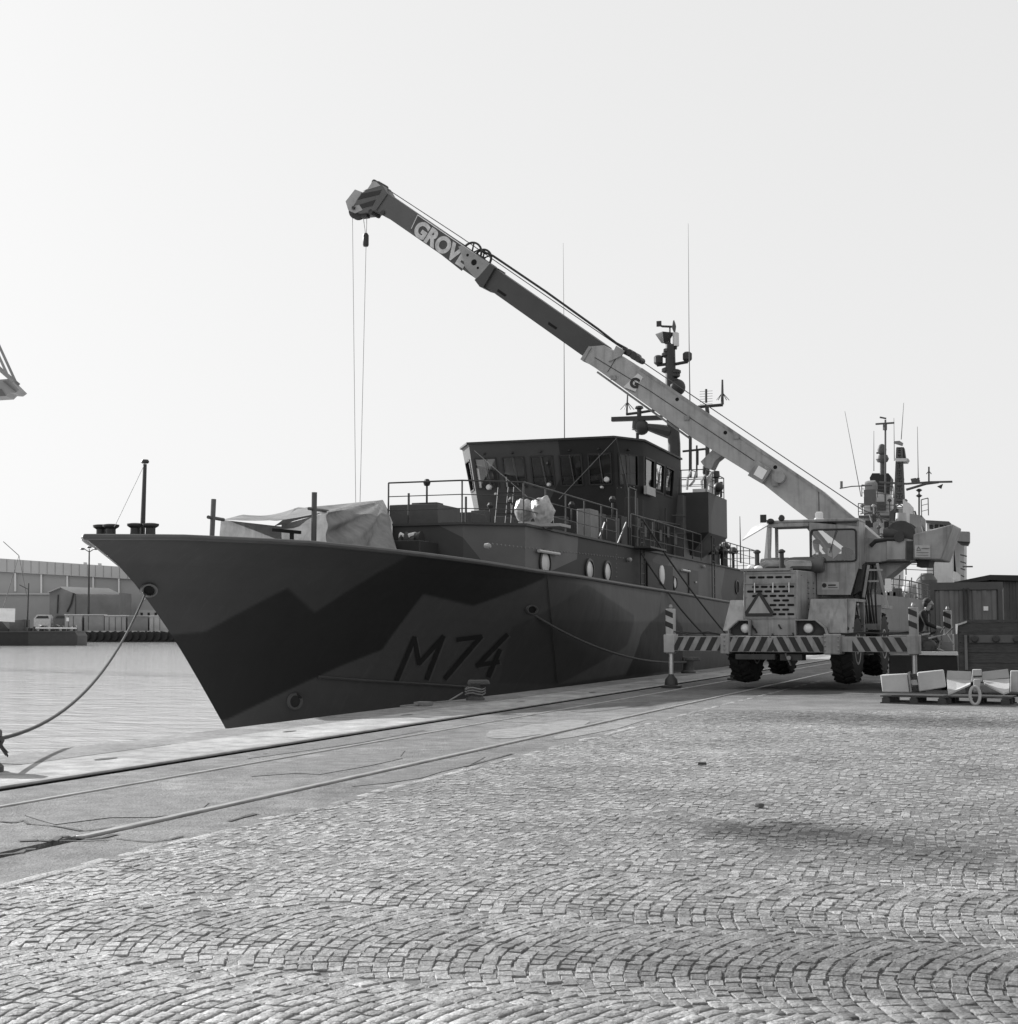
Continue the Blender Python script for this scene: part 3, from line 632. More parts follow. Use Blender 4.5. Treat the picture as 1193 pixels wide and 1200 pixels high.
railing([(-13.6,56.3,6.75),(-11.6,56.3,6.75),(-11.6,59.9,6.75),(-13.4,59.9,6.75)], .9, 1.1, m=M_rail)
for k, (u, v0, v1, r_) in enumerate(((826,578,545,.05),(839,578,550,.10),(833,580,556,.12),(845,578,560,.05))):
    Y = 57.2+k*.5; p = at_y(u, v0, Y); q = at_y(u, v1, Y); b = MB(); b.lathe([(r_,0),(r_,(q.z-p.z)*.7),(r_*1.7,(q.z-p.z)*.75),(r_*1.5,q.z-p.z)], (p.x, p.y, 6.75), n=10); b.build('signal_lamp', M_port if k in (2,) else M_dark, ship)
# searchlight and pale hoses on the tower top
for pa in ([(805,574),(806,560),(810,551),(816,553),(813,564),(808,570)], [(823,574),(822,564),(826,557),(832,558),(829,568)], [(828,576),(829,562),(834,553)]):
    b = MB(); b.tube([at_y(u, v, 56.5) for u, v in pa], .05, 6); b.build('hose', mat('pale_hose', .45, .6), ship)
b = MB(); p = at_y(842, 571, 57); b.ball(p, .2, .2, .2); b.tube([p, (p.x, p.y, 6.7)], .05, 6); b.build('signal_lamp', M_dark, ship)
b = MB(); p = at_y(821, 576, 56.4); b.box(p.x-.3, p.x+.25, 56.3, 56.9, 6.7, p.z+.1); b.build('gear_box', M_port, ship)
# mast
def my(u, v): return at_y(u, v, 60.0)
def mast_bar(name, pts, r, r1=None, n=10): b = MB(); b.tube([my(*p) for p in pts], r, n, r1); return b.build(name, M_dark, mast)
base_p = my(790, 520)
b = MB(); b.tube([(base_p.x, 60.0, 6.6), my(790, 520), my(786, 462), my(785.5, 404)], .30, 12, .21); mast = b.build('mast', M_dark, ship)
mast_bar('wind_vane_post', [(785,404),(785,384)], .035, n=6)
mast_bar('wind_vane_arm', [(772,380.5),(776,382.5),(790,383)], .05, n=6)
b = MB(); p, q = my(769.5,376.5), my(775,382.5); b.box(p.x, q.x, 59.96, 60.04, q.z, p.z); b.build('wind_vane_tail', M_dark, mast)
b = MB(); b.lathe([(.12,-.05),(.3,.02),(.03,.1)], my(789.5,383), 'X', 8); b.build('anemometer', M_dark, mast)
b = MB(); p = my(779,397); b.lathe([(.15,-.18),(.40,.2),(.40,.24)], p, n=4); b.build('horn', M_dark, mast); mast_bar('bracket', [(779,400),(785,404)], .10, n=6)
b = MB(); p = my(792,403); b.lathe([(.14,-.1),(.14,.45),(.08,.5)], p, n=10); b.build('lamp', M_port, mast); mast_bar('bracket', [(786,407),(793,407.5)], .09, n=6)
for u, v, uu, vv in ((770,428,780,427),(806,424,790,427)):
    mast_bar('yardarm', [(uu,vv),(u,v)], .07, n=6); b = MB(); p = my(u+(-.5 if u > 780 else 1.5), v); b.lathe([(.10,0),(.2,.1),(.2,.35),(.12,.42)], p, n=10); b.build('lantern', M_dark, mast)
for v, dx in ((416,-5),(434,-5),(436,6),(440,5),(411,-3),(446,3)):
    b = MB(); p = my(786+dx, v); b.lathe([(.1,-.12),(.22,-.05),(.22,.06),(.1,.12)], p, n=8); b.build('navigation_light', M_dark, mast); mast_bar('bracket', [(785.5,v),(786+dx,v+1)], .05, n=5)
b = MB(); b.ball(my(793.5,454), .36, .36, .36, 14, 10); b.build('radome', M_dark, mast)
mast_bar('radar_arm', [(787,507),(770,503),(757,500)], .30, .14, 8)
b = MB(); b.ball(my(752,501), .33, .33, .33, 12, 8); b.build('radar_motor', M_dark, mast)
mast_bar('radar_post', [(747,520),(747,492)], .07, n=8); b = MB(); p, q = my(717,493.5), my(776,488.5); b.bar(my(717,491.5), my(776,489.5), .22, .19); b.build('radar_scanner', M_dark, mast)
b = MB(); b.lathe([(.25,-.35),(.22,.0),(.12,.1)], my(747,494), n=10); b.build('radar_gearbox', M_dark, mast)
mast_bar('antenna_arm', [(734,485.5),(750,483.5),(768,480.5)], .06, n=6); mast_bar('dipole', [(734.5,486),(735.5,460)], .045, .03, 6)
for dx in (-8, 8, -4, 4): mast_bar('ground_plane', [(735,471),(735+dx,480)], .015, n=4)
b = MB(); b.lathe([(.1,-.4),(.1,0),(.2,.05),(.15,.15)], my(749,480), n=8); b.build('satellite_puck', M_dark, mast)
# antenna cluster on the starboard quarter
mast_bar('antenna_post', [(829,620),(829,483),(828,475)], .10, .08, 8); mast_bar('antenna_arm', [(818,477),(829,476),(847,474.5)], .07, n=6); mast_bar('dipole', [(846.5,474),(846.5,445)], .07, .04, 6)
for dx in (-7,-5,5,8): mast_bar('ground_plane', [(846.5,460),(846.5+dx,469)], .015, n=4)
mast_bar('log_antenna', [(827.5,472),(827.5,456)], .05, n=6)
for v in range(458, 474, 3): mast_bar('element', [(820,v+1),(835,v)], .008, n=4)
mast_bar('antenna_post', [(809,560),(809,512),(808.5,510)], .07, n=6); mast_bar('antenna_arm', [(800,529),(828,526)], .05, n=6); mast_bar('thin_post', [(816.5,560),(816.5,522)], .04, n=6)
mast_bar('thin_post', [(818,527),(818,545)], .03, n=6)
# whip aerials
b = MB(); p = at_y(661.5, 515, 53); b.tube([p, at_y(661, 400, 53), at_y(660, 285, 53)], .020, 6, .005); b.build('whip_aerial', mat('whip_grey', .12), ship)
b = MB(); p = at_y(808, 560, 59); b.tube([at_y(808.5, 475, 59), at_y(807.5, 400, 59), at_y(806.5, 262, 59)], .028, 6, .006); b.build('whip_aerial', MATS['whip_grey'], ship)
b = MB(); b.tube([at_x(868, 660, -12.5), at_x(867, 605, -12.5)], .04, 6, .015); b.build('whip_aerial', M_dark, ship)
for u, t in ((479,578),(546,582)):
    p = at_y(u, 620, 34.5); b = MB(); b.tube([(p.x, 34.5, rz), at_y(u, t, 34.5)], .03, 6); b.build('flag_post', M_dark, ship)
# winch, davit and deck clutter before the deckhouse and aft of the tower
for u, v, s_ in ((476,640,.3),(481,633,.22),(474,630,.14),(488,643,.2)):
    p = at_y(u, v, 33.0); b = MB(); b.lathe([(s_,-.1),(s_*.6,0),(s_,.3)], p, 'X', 10); b.tube([p, (p.x, p.y, 2.2)], .05, 6); b.build('deck_gear', M_dark if s_ > .15 else M_port, ship)
p = at_y(486, 637, 34); cab_box('winch_housing', p.x-.6, p.x+.9, 32.2, 33.4, 2.2, 3.5, M_camoD)
for k in range(9):
    Y = 60.6 + k*.75; x = DX - .5 - .5*(k % 3); b = MB(); hgt = .5 + .5*((k*37) % 5)/4
    b.tube([(x, Y, rz), (x, Y, rz+hgt)], .07 + .05*(k % 2), 7); b.lathe([(.2,0),(.25,.12),(.1,.3)], (x, Y, rz+hgt), n=8); b.build('deck_gear', M_dark, ship)
p = at_x(845, 640, DX-.6); b = MB()
for dy in (0,.9):
    for dx in (0,.7): b.tube([(p.x-dx, p.y+dy, rz), (p.x-dx, p.y+dy, rz+1.3)], .035, 5)
b.tube([(p.x,p.y,rz+1.3),(p.x,p.y+.9,rz+1.3),(p.x-.7,p.y+.9,rz+1.3),(p.x-.7,p.y,rz+1.3),(p.x,p.y,rz+1.3)], .035, 5); b.build('davit_frame', M_dark, ship)
railing([(-12.0, 69.0, 2.35), (-12.0, 69.6, 2.35), (-19.5, 69.6, 2.35)], 1.0, 1.6, m=M_rail)

# things standing on the ship --------------------------------------------------
# plastic-wrapped deck mounts on a pale plinth at the deckhouse roof corner
def wrapped(u, v, Y, rx, ry, rz_, seed, name, label):
    c = at_y(u, v, Y); b = MB(); r = random.Random(seed); n, m = 44, 32; rows = []
    dirs = [(Vector((r.gauss(0,1), r.gauss(0,1), r.gauss(0,1))).normalized(), r.uniform(.80,1.0)) for _ in range(34)]
    for i in range(m+1):
        a = math.pi*min(max(i/m,.01),.99); row = []
        for k in range(n+1):
            t = 2*math.pi*k/n; d = Vector((math.sin(a)*math.cos(t), math.sin(a)*math.sin(t), math.cos(a)))
            rad = min([1.12] + [h/max(d.dot(q), .05) for q, h in dirs]) + .03*math.sin(9*d.x+7*d.z+seed) + .025*math.sin(13*d.y-11*d.z); row.append(c + Vector((d.x*rx*rad, d.y*ry*rad, d.z*rz_*rad)))
        rows.append(row)
    b.grid(rows); m_ = MATS.get('plastic_wrap')
    if not m_:
        m_ = mat('plastic_wrap', .34, .35, .4, 4, bump=.9, bscale=5, spec=.6)
        bs = m_.node_tree.nodes['Principled BSDF']; bs.inputs['Transmission Weight'].default_value = .0
    o = b.build(name, m_, ang=25); return tag(o, label, 'bundle')
wrapped(614, 599, 36.2, .24, .35, .36, 3, 'wrapped_bundle', 'smaller plastic-wrapped lump on the ship, left of the pair')
wrapped(636, 599, 36.0, .32, .38, .42, 5, 'wrapped_bundle', 'larger plastic-wrapped lump on the ship, right of the pair')
p0, p1 = at_y(609, 628, 36.0), at_y(661, 614, 36.0)
b = MB(); b.box(p0.x, p1.x, 35.7, 36.6, rz, p1.z); b.box(p0.x+.05, p1.x-.5, 35.75, 36.5, p1.z, p1.z+.06); tag(b.build('plinth', mat('pale_plinth', .33, .7), bevel=.01), 'low pale grey plinth under the plastic-wrapped lumps on the ship', 'plinth')
# canvas shelter on the foredeck: poles, pipes and cloth
def pole(pts, r, label):
    b = MB(); b.tube(pts, r, 8); return tag(b.build('scaffold_pole', mat('scaffold_wood', .10, .7)), label, 'pole', 'poles of the canvas shelter')
pole([at_x(248, 640, -14.9), at_x(250.5, 585, -14.9)], .05, 'upright pole at the low left end of the canvas shelter')
pole([at_x(367.5, 655, -14.3), at_x(368.5, 577, -14.3)], .06, 'upright pole in front of the dark opening of the canvas shelter')
pole([at_x(244, 606, -14.9), at_x(262, 609, -15.0)], .035, 'short level pipe clamped to the left upright of the shelter')
pole([at_x(362, 596, -14.3), at_x(384, 599, -14.5)], .035, 'short level pipe clamped across the upright by the opening')
M_canvas = mat('canvas', .27, .9, .28, 2.2, bump=.5, bscale=5)
_n = M_canvas.node_tree.nodes; _l = M_canvas.node_tree.links; _t = _n.new('ShaderNodeBsdfTranslucent'); _m = _n.new('ShaderNodeMixShader'); _m.inputs[0].default_value = .35
_l.new(_n['Principled BSDF'].inputs['Base Color'].links[0].from_socket, _t.inputs[0]); _l.new(_n['Principled BSDF'].outputs[0], _m.inputs[1]); _l.new(_t.outputs[0], _m.inputs[2]); _l.new(_m.outputs[0], _n['Material Output'].inputs[0])
def sheet(corners, n=14, sag=0, wr=.03, seed=1):
    a, c, d, e = [Vector(p) for p in corners]; r = random.Random(seed); ph = [r.uniform(0,6) for _ in range(4)]; rows = []
    nr = (c-a).cross(e-a).normalized()
    for i in range(n+1):
        row = []
        for k in range(n+1):
            s, t = k/n, i/n; p = a.lerp(c, s).lerp(e.lerp(d, s), t)
            f = math.sin(7*s+3*t+ph[0]) + .7*math.sin(11*t-5*s+ph[1]) + .5*math.sin(17*(s+t)+ph[2])
            row.append(p + nr*wr*f*min(1, 8*s*(1-s)+.1)*min(1, 8*t*(1-t)+.1) - Vector((0,0,sag*math.sin(math.pi*s))))
        rows.append(row)
    return rows
tarp = thing('canvas_shelter', 'patched pale canvas shelter rigged over the foredeck of the minehunter', 'tarpaulin', at_x(380, 640, -14.2))
b = MB()
b.grid(sheet([at_x(261,609,-15.1), at_x(384,599,-14.4), at_x(350,594,-17.0), at_x(285,603,-17.5)], sag=.10, wr=.025, seed=2))
b.build('low_roof', M_canvas, tarp)
b = MB(); b.grid(sheet([at_x(320,617,-15.2), at_x(345,596,-16.4), at_x(448,586,-15.8), at_x(384,600,-14.1)], sag=.04, wr=.03, seed=4)); b.build('high_roof', M_canvas, tarp)
def fan(corners, n=40):
    a, c, d, e = [Vector(p) for p in corners]; nr = (c-a).cross(e-a).normalized(); rows = []
    for i in range(n+1):
        row = []
        for k in range(n+1):
            s, t = k/n, i/n; p = a.lerp(c, s).lerp(e.lerp(d, s), t); th = math.atan2(t, 1-s+.02); rad = math.hypot(t, 1-s)
            f = math.sin(13*th + 1.5*math.sin(3*th)) * min(1, rad*1.6) * .075 + .03*math.sin(21*th+rad*4)*min(1,rad) + .05*math.sin(5*s+4*t)*s*(1-s)*4
            row.append(p + nr*f*min(1, 9*s+.25)*min(1, 6*(1-t)+.4))
        rows.append(row)
    return rows
b = MB(); b.grid(fan([at_x(383,599,-14.05), at_x(448.5,585.5,-15.2), at_x(468,664,-13.5), at_x(383,655,-13.95)])); b.build('side_drape', M_canvas, tarp)
b = MB(); b.grid(sheet([at_x(448.5,585.5,-15.2), at_x(452,592,-17.5), at_x(470,664,-16.5), at_x(468,664,-13.5)], wr=.05, seed=9)); b.build('end_drape', M_canvas, tarp)
b = MB(); b.grid(sheet([at_x(259,609,-15.3), at_x(330,617,-15.9), at_x(330,650,-15.9), at_x(256,640,-15.3)], wr=.02, seed=11)); b.build('low_side', M_canvas, tarp)
b = MB(); b.grid(sheet([at_x(330,615,-16.6), at_x(385,600,-16.4), at_x(390,660,-16.4), at_x(326,652,-16.6)], wr=.04, seed=13)); b.build('inner_wall', M_canvas, tarp)
b = MB(); b.bar(at_x(320,621,-15.2), at_x(352,624,-14.9), .07); b.bar(at_x(342,622,-15), at_x(342,645,-15), .07); b.build('trestle', M_dark, tarp)

# ------------------------------------------------------------------ the mobile crane on its outriggers
CR_A = R(-4.5); CR_O = Vector((-4.98, 33.25, 0))
crane = thing('mobile_crane', 'pale rough-terrain mobile crane raised on striped outriggers, boom over the warship', 'crane', CR_O, CR_A)
_ci = Matrix.Rotation(-CR_A, 3, 'Z')
def cl(u, v, y):                                     # a sight line met with a crane-local depth plane
    o = _ci @ (EYE - CR_O); d = _ci @ sight(u, v); return o + d*((y - o.y)/d.y)
def part(b, name, m, par=crane, **k): return b.build(name, m, par, world=False, **k)
M_cr = mat('crane_paint', .28, .45, .26, 2.2, streak=.45, bump=.08, bscale=90)
M_cr2 = mat('boom_paint', .34, .5, .2, 2.0, streak=.3)
M_cr3 = mat('boom_mid_paint', .052, .5, .15, 1.0)
M_cr4 = mat('boom_tip_paint', .095, .5, .15, 1.0)
M_blk = mat('stripe_black', .022, .5)
M_sun = mat('crane_paint_sunlit', .40, .5, .2, 2.4, streak=.35)  # lighter copy of the crane paint: sunlight on left parts put into colour
M_crD = mat('crane_underside', .05, .7, .3, 4)
def text_mesh(name, body, size, m, bold=.0, shear=0, ext=.004):
    cu = bpy.data.curves.new(name, 'FONT'); cu.body = body; cu.size = size; cu.offset = bold; cu.shear = shear; cu.extrude = ext
    o = bpy.data.objects.new(name, cu); col.objects.link(o); dg = bpy.context.evaluated_depsgraph_get(); me = bpy.data.meshes.new_from_object(o.evaluated_get(dg)); me.name = name
    bpy.data.objects.remove(o); bpy.data.curves.remove(cu); me.materials.clear(); me.materials.append(m); return me
# chassis
b = MB(); b.box(-.75,.55,.1,5.9,.78,1.2); b.box(-1.0,.8,1.8,4.9,1.0,1.45); part(b, 'chassis', M_crD, bevel=.02)
b = MB(); b.box(-1.45,1.12,-.18,.34,.842,1.205); part(b, 'front_bumper', M_cr, bevel=.015)
b = MB(); b.box(.82,1.19,-.30,.36,.80,1.26); part(b, 'outrigger_housing', M_cr, bevel=.03)
b = MB(); b.box(-1.55,-1.35,-.24,.36,.80,1.26); part(b, 'outrigger_housing', M_cr, bevel=.02)
b = MB(); b.box(-1.2,-.3,-.22,.2,.68,.80); b.box(-.2,.3,-.1,.3,.66,.80); part(b, 'bumper_skid', M_crD)
b = MB(); b.bar((-.05,-.2,.82),(.08,-.25,.55),.05,.02); b.lathe([(.05,-.05),(.05,.05)], (.03,-.2,.72), 'Y', 10); part(b, 'tow_hook', M_steel)
def stripes(x0, x1, z0, z1, y, lean, name='warning_stripes', pitch=.27, wd=.135, phase=0, par=crane):
    b = MB(); x = x0 - (z1-z0) + phase
    while x < x1 + (z1-z0):
        q = [(x, z0), (x+wd, z0), (x+wd+lean*(z1-z0), z1), (x+lean*(z1-z0), z1)]
        # clip to the beam
        def clip(poly, xe, keep):
            out_ = []
            for (ax, az), (bx, bz) in zip(poly, poly[1:] + poly[:1]):
                ia, ib = (ax-xe)*keep >= 0, (bx-xe)*keep >= 0
                if ia: out_.append((ax, az))
                if ia != ib: t = (xe-ax)/(bx-ax); out_.append((xe, az + (bz-az)*t))
            return out_
        q = clip(q, x0, 1); q = clip(q, x1, -1) if q else q
        if len(q) >= 3: b.prism([(a, y, c) for a, c in q], (0, -.004, 0))
        x += pitch
    return part(b, name, M_blk, par)
stripes(-1.33, -.33, .862, 1.19, -.181, .52, phase=.09); stripes(-.33, .82, .862, 1.19, -.181, -.52, phase=.03)
def outrigger(sx, yc, front=True):
    xin, xo = (-1.54, -2.86) if sx < 0 else (1.18, 2.76)
    x0, x1 = min(xin, xo), max(xin, xo)
    b = MB(); b.box(x0, x1, yc-.15, yc+.15, .86, 1.20); bm_ = part(b, 'outrigger_beam', M_cr, bevel=.01)
    if front: stripes(x0+.12 if sx < 0 else x0+.25, x1-.02 if sx < 0 else x1-.05, .875, 1.185, yc-.151, .52 if sx < 0 else -.6, phase=.05, par=bm_)
    xp = xo + (.06 if sx < 0 else -.02)
    b = MB(); b.box(xp-.09, xp+.09, yc-.12, yc+.12, .80, 1.84); b.box(xp-.13, xp+.13, yc-.16, yc+.16, .82, 1.24); pst = part(b, 'jack_housing', M_cr if sx > 0 else M_sun, bevel=.012)
    stp = MB()
    for zq in (1.38, 1.64): stp.prism([(xp-.092, yc-.121, zq+.06), (xp+.092, yc-.121, zq-.02), (xp+.092, yc-.121, zq+.10), (xp-.092, yc-.121, zq+.18)], (0,-.004,0))
    part(stp, 'warning_stripes', M_blk, pst)
    b = MB(); b.lathe([(.03,1.84),(.05,1.88),(.03,1.94)], (xp,yc,0), n=10); part(b, 'cap', M_cr, pst)
    b = MB(); b.lathe([(.055,.25),(.055,.82)], (xp,yc,0), n=14); part(b, 'jack_ram', mat('chrome_ram', .55, .3, .1, metal=.6), pst)
    b = MB(); b.lathe([(.24,.005),(.24,.05),(.16,.07),(.14,.2),(.07,.28),(.05,.33)], (xp,yc,0), n=20); part(b, 'jack_foot', M_dark, pst)
for sx in (-1, 1): outrigger(sx, 0); outrigger(sx, 5.75, False)
# wheels
def wheel(x, y, z):
    prof = [(.36,-.24),(.60,-.26),(.70,-.245),(.745,-.19),(.755,0),(.745,.19),(.70,.245),(.60,.26),(.36,.24)]
    b = MB(); b.lathe(prof, (x,y,z), 'X', 40); wt = part(b, 'wheel', M_black)
    b = MB()
    for k in range(22):
        for s in (-1, 1):
            a = 2*math.pi*(k + (.5 if s > 0 else 0))/22; a2 = a + .14; r_ = .775
            p = [(x+s*.26, y+.70*math.cos(a-.05), z+.70*math.sin(a-.05)), (x+s*.02, y+r_*math.cos(a2), z+r_*math.sin(a2))]
            b.bar((x+s*.245, y+.735*math.cos(a), z+.735*math.sin(a)), p[1], .085, .06, (0, math.cos(a), math.sin(a)))
    part(b, 'tread', M_black, wt)
    for s in (-1, 1):
        b = MB(); b.lathe([(.37,.20*s),(.37,.25*s),(.33,.25*s),(.30,.12*s),(.18,.12*s),(.17,.22*s),(.11,.25*s)], (x,y,z), 'X', 26); part(b, 'rim', mat('rim_paint', .33, .5, .2, 4), wt)
for x, y, z in ((-1.25,.98,.92),(1.10,.98,.92),(-1.25,4.55,1.0),(1.10,4.55,1.0)): wheel(x, y, z)
b = MB(); b.lathe([(.13,-1.0),(.13,.85)], (0,.98,.92), 'X', 10); b.ball((-.1,.98,.92), .3,.25,.25); part(b, 'axle', M_crD)
b = MB(); b.lathe([(.13,-1.0),(.13,.85)], (0,4.55,1.0), 'X', 10); b.ball((-.1,4.55,1.0), .3,.25,.25); part(b, 'axle', M_crD)
# fenders
b = MB(); b.hexa([(-1.62,.26,1.33),(-1.12,.26,1.33),(-1.12,.36,1.33),(-1.62,.36,1.33)], [(-1.53,.62,2.04),(-1.12,.62,2.04),(-1.12,.72,2.04),(-1.53,.72,2.04)])
b.box(-1.53,-1.12,.70,1.85,1.98,2.045); b.hexa([(-1.62,.3,1.36),(-1.60,.3,1.36),(-1.60,1.85,1.36),(-1.62,1.85,1.36)], [(-1.53,.7,1.98),(-1.51,.7,1.98),(-1.51,1.85,1.98),(-1.53,1.85,1.98)]); part(b, 'fender', M_sun)
b = MB(); b.hexa([(.32,.26,1.28),(1.24,.26,1.28),(1.24,.36,1.28),(.32,.36,1.28)], [(.38,.52,2.05),(1.20,.52,2.05),(1.20,.62,2.05),(.38,.62,2.05)]); b.box(.38,1.38,.60,1.85,1.99,2.055)
b.hexa([(1.22,.34,1.28),(1.30,.30,1.28),(1.36,.36,1.28),(1.24,.40,1.28)], [(1.20,.6,2.0),(1.36,.56,2.0),(1.39,.62,2.0),(1.22,.66,2.0)]); b.hexa([(1.28,1.8,1.1),(1.36,1.8,1.1),(1.36,1.86,1.1),(1.28,1.86,1.1)],[(1.28,1.6,2.0),(1.38,1.6,2.0),(1.38,1.7,2.0),(1.28,1.7,2.0)]); part(b, 'fender', M_cr)
for xs in ((.5,1.42),(-1.62,-.8)):
    b = MB(); b.box(xs[0], xs[1], 3.75, 5.4, 1.88, 1.96); b.hexa([(xs[0],3.55,1.35),(xs[1],3.55,1.35),(xs[1],3.62,1.35),(xs[0],3.62,1.35)], [(xs[0],3.75,1.9),(xs[1],3.75,1.9),(xs[1],3.82,1.9),(xs[0],3.82,1.9)]); part(b, 'fender', M_cr)
b = MB(); b.box(.5,1.1,2.3,3.3,1.2,1.85); b.box(-1.3,-.8,2.3,3.4,1.2,1.85); part(b, 'fuel_tank', M_cr, bevel=.03)
# hood with grille
b = MB(); b.hexa([(-1.14,.22,1.21),(.13,.22,1.21),(.32,2.0,1.21),(-1.14,2.0,1.21)], [(-1.12,.30,2.71),(.14,.30,2.71),(.34,2.0,2.71),(-1.12,2.0,2.71)]); hood = part(b, 'hood', M_cr, bevel=.02)
b = MB(); b.box(-1.18,-.02,.24,.5,2.705,2.76); part(b, 'hood_lid', M_cr, hood)
def fy(z): return .22 + (z-1.21)/1.5*.08        # lean of the front panel
b = MB()
q = [(-1.10,1.62),(.11,1.62),(.11,2.66),(-1.10,2.66)]
for (ax, az), (bx, bz) in zip(q, q[1:]+q[:1]): b.bar((ax, fy(az)-.012, az), (bx, fy(bz)-.012, bz), .022, .03)
b.bar((-1.10, fy(2.42)-.012, 2.42), (.11, fy(2.42)-.012, 2.42), .022, .035); part(b, 'grille_frame', M_cr, hood)
slot = MB(); k_ = 8; pts = [(.055+.026*math.cos(t), .026*math.sin(t)) for t in np.linspace(-1.571,1.571,k_)] + [(-.055+.026*math.cos(t), .026*math.sin(t)) for t in np.linspace(1.571,4.712,k_)]
slot.prism([(x,0,z) for x, z in pts], (0,-.004,0)); me_slot = slot.mesh('grille_slot', M_hole)
for r_ in range(8):
    z = 2.555 if r_ == 0 else 2.42 - .105*r_ + .02
    for c_ in range(5):
        x = -.91 + .205*c_ + (.07 if r_ % 2 == 1 else 0) + (-.05 if r_ % 2 == 0 and r_ else 0)
        if r_ >= 4 and x < -.52: continue
        share('grille_slot', me_slot, hood, (x, fy(z)-.002, z), world=False)
for x in (-.85,-.42,-.05):
    b = MB(); b.tube([(x, fy(2.3)-.05, 2.43), (x, fy(2.2)-.05, 2.2)], .012, 6); part(b, 'grille_clip', M_white, hood)
b = MB(); tri = [(-1.06,1.66),(-.44,1.66),(-.42,1.76),(-.70,2.20),(-.78,2.20),(-1.08,1.76)]; b.prism([(x, fy(z)-.02, z) for x, z in tri], (0,-.008,0)); tg = part(b, 'warning_triangle', M_blk, hood)
b = MB(); b.prism([(x, fy(z)-.029, z) for x, z in ((-1.0,1.73),(-.50,1.73),(-.75,2.13))], (0,-.004,0)); part(b, 'reflector', M_cr2, tg)
for (x, z) in ((-.92,1.46),(-.30,1.47),(.02,1.28),(-.86,1.38),(-.45,1.26)):
    b = MB(); b.bar((x, .215, z), (x+.06, .20, z-.10), .03, .03); part(b, 'latch', M_dark, hood)
for r_ in range(13):
    for c_ in range(2):
        z = 1.75 + r_*.062; y_ = .95 + c_*.38; x = .13 + .19*(y_-.22)/1.78 + .012
        b = MB(); b.box(x, x+.012, y_, y_+.22, z, z+.018); part(b, 'louver', M_dark if r_ % 2 else M_cr2, hood)
# headlights in their angled boxes
for s in (-1, 1):
    cx_ = -1.03 if s < 0 else .42; pol = [(-.30*0+0, 0)]
    if s < 0: pl_ = [(-1.40,1.21),(-.92,1.21),(-.92,1.57),(-1.16,1.57),(-1.40,1.36)]
    else: pl_ = [(.14,1.21),(.86,1.21),(.80,1.40),(.60,1.57),(.14,1.57)]
    b = MB(); b.prism([(x,.10,z) for x, z in pl_], (0,.14,0)); hb = part(b, 'headlight_box', M_crD)
    b = MB()
    for (ax, az), (bx, bz) in zip(pl_, pl_[1:]+pl_[:1]): b.bar((ax,.02,az), (bx,.02,bz), .025, .18, (0,1,0))
    part(b, 'headlight_hood', M_cr, hb)
    b = MB(); b.lathe([(.105,.10),(.11,.04),(.09,.01),(.04,-.01)], (cx_,0,1.385), 'Y', 22); part(b, 'headlight', mat('lens', .75, .12, .1, 8, spec=.8), hb)
    b = MB(); b.lathe([(.12,.11),(.125,.05),(.105,.03)], (cx_,0,1.385), 'Y', 22); part(b, 'bezel', M_steel, hb)
# air cleaners and exhausts above the hood
for x in (-.88, -.30):
    b = MB(); b.tube([(x,.9,2.72),(x,.9,2.80),(x+.1,1.0,2.86),(x+.5,1.3,2.86)], .12, 10); part(b, 'air_pipe', M_steel, hood)
    b = MB(); b.tube([(x-.02,.7,2.7),(x-.02,.7,3.14)], .055, 8); b.lathe([(.05,0),(.09,.03),(.09,.06),(.03,.1)], (x-.02,.7,3.12), n=10); part(b, 'exhaust_stack', M_dark, hood)
b = MB(); b.lathe([(.17,-.4),(.19,-.2),(.19,.45),(.15,.5)], (.0,1.5,2.88), 'X', 16); part(b, 'air_cleaner', mat('cleaner_grey', .10, .4), hood)
b = MB(); b.lathe([(.17,-.4),(.19,-.2),(.19,.25),(.15,.3)], (-.62,1.6,2.88), 'X', 16); part(b, 'air_cleaner', MATS['cleaner_grey'], hood)
b = MB(); b.ball((-.82,.5,2.78), .10,.1,.06); b.ball((-1.02,.6,2.8), .09,.09,.07); part(b, 'filler_cap', M_white, hood)
# cab: panel with big side window, open front frame
yf_, yb_ = 1.55, 2.38
def cq(u, v, y=yf_): p = cl(u, v, y); return (p.x, y, p.z)
cab = MB(); A = [cq(948,612), cq(1006,617), cq(1006,664), cq(996.5,697), cq(957.5,697), cq(957,668), cq(948,668)]
win = [cq(950.5,621), cq(1003,620), cq(1003.5,657.5), cq(950.5,658.5)]
def quad(a, c, d, e): cab.prism([a, c, d, e], (0,.05,0))
quad(A[0], A[1], (A[1][0],yf_,win[1][2]), (A[0][0],yf_,win[0][2]))
quad((A[0][0],yf_,win[0][2]), win[0], win[3], (A[0][0],yf_,win[3][2])); quad(win[1], (A[1][0],yf_,win[1][2]), (A[1][0],yf_,win[2][2]), win[2])
cab.prism([(A[0][0],yf_,win[3][2]), win[3], win[2], (A[1][0],yf_,win[2][2]), A[2], A[3], A[4], A[5], A[6]], (0,.05,0))
cabo = part(cab, 'cab', M_cr)
xl = cq(899,612)[0]; xr = A[1][0]; zt = A[0][2]; zb = A[4][2]
b = MB(); b.box(xl-.02, xr, yf_+.0, yb_, zt, zt+.07); b.box(xl, A[0][0]-.002, yf_, yf_+.06, zt-.10, zt-.002); part(b, 'cab_roof', M_cr, cabo, bevel=.02)
b = MB(); b.box(xl, xl+.07, yf_, yf_+.07, cq(900,665)[2], zt-.101); b.box(xl, xl+.07, yb_-.07, yb_, 2.2, zt-.001); part(b, 'cab_pillar', M_cr, cabo)
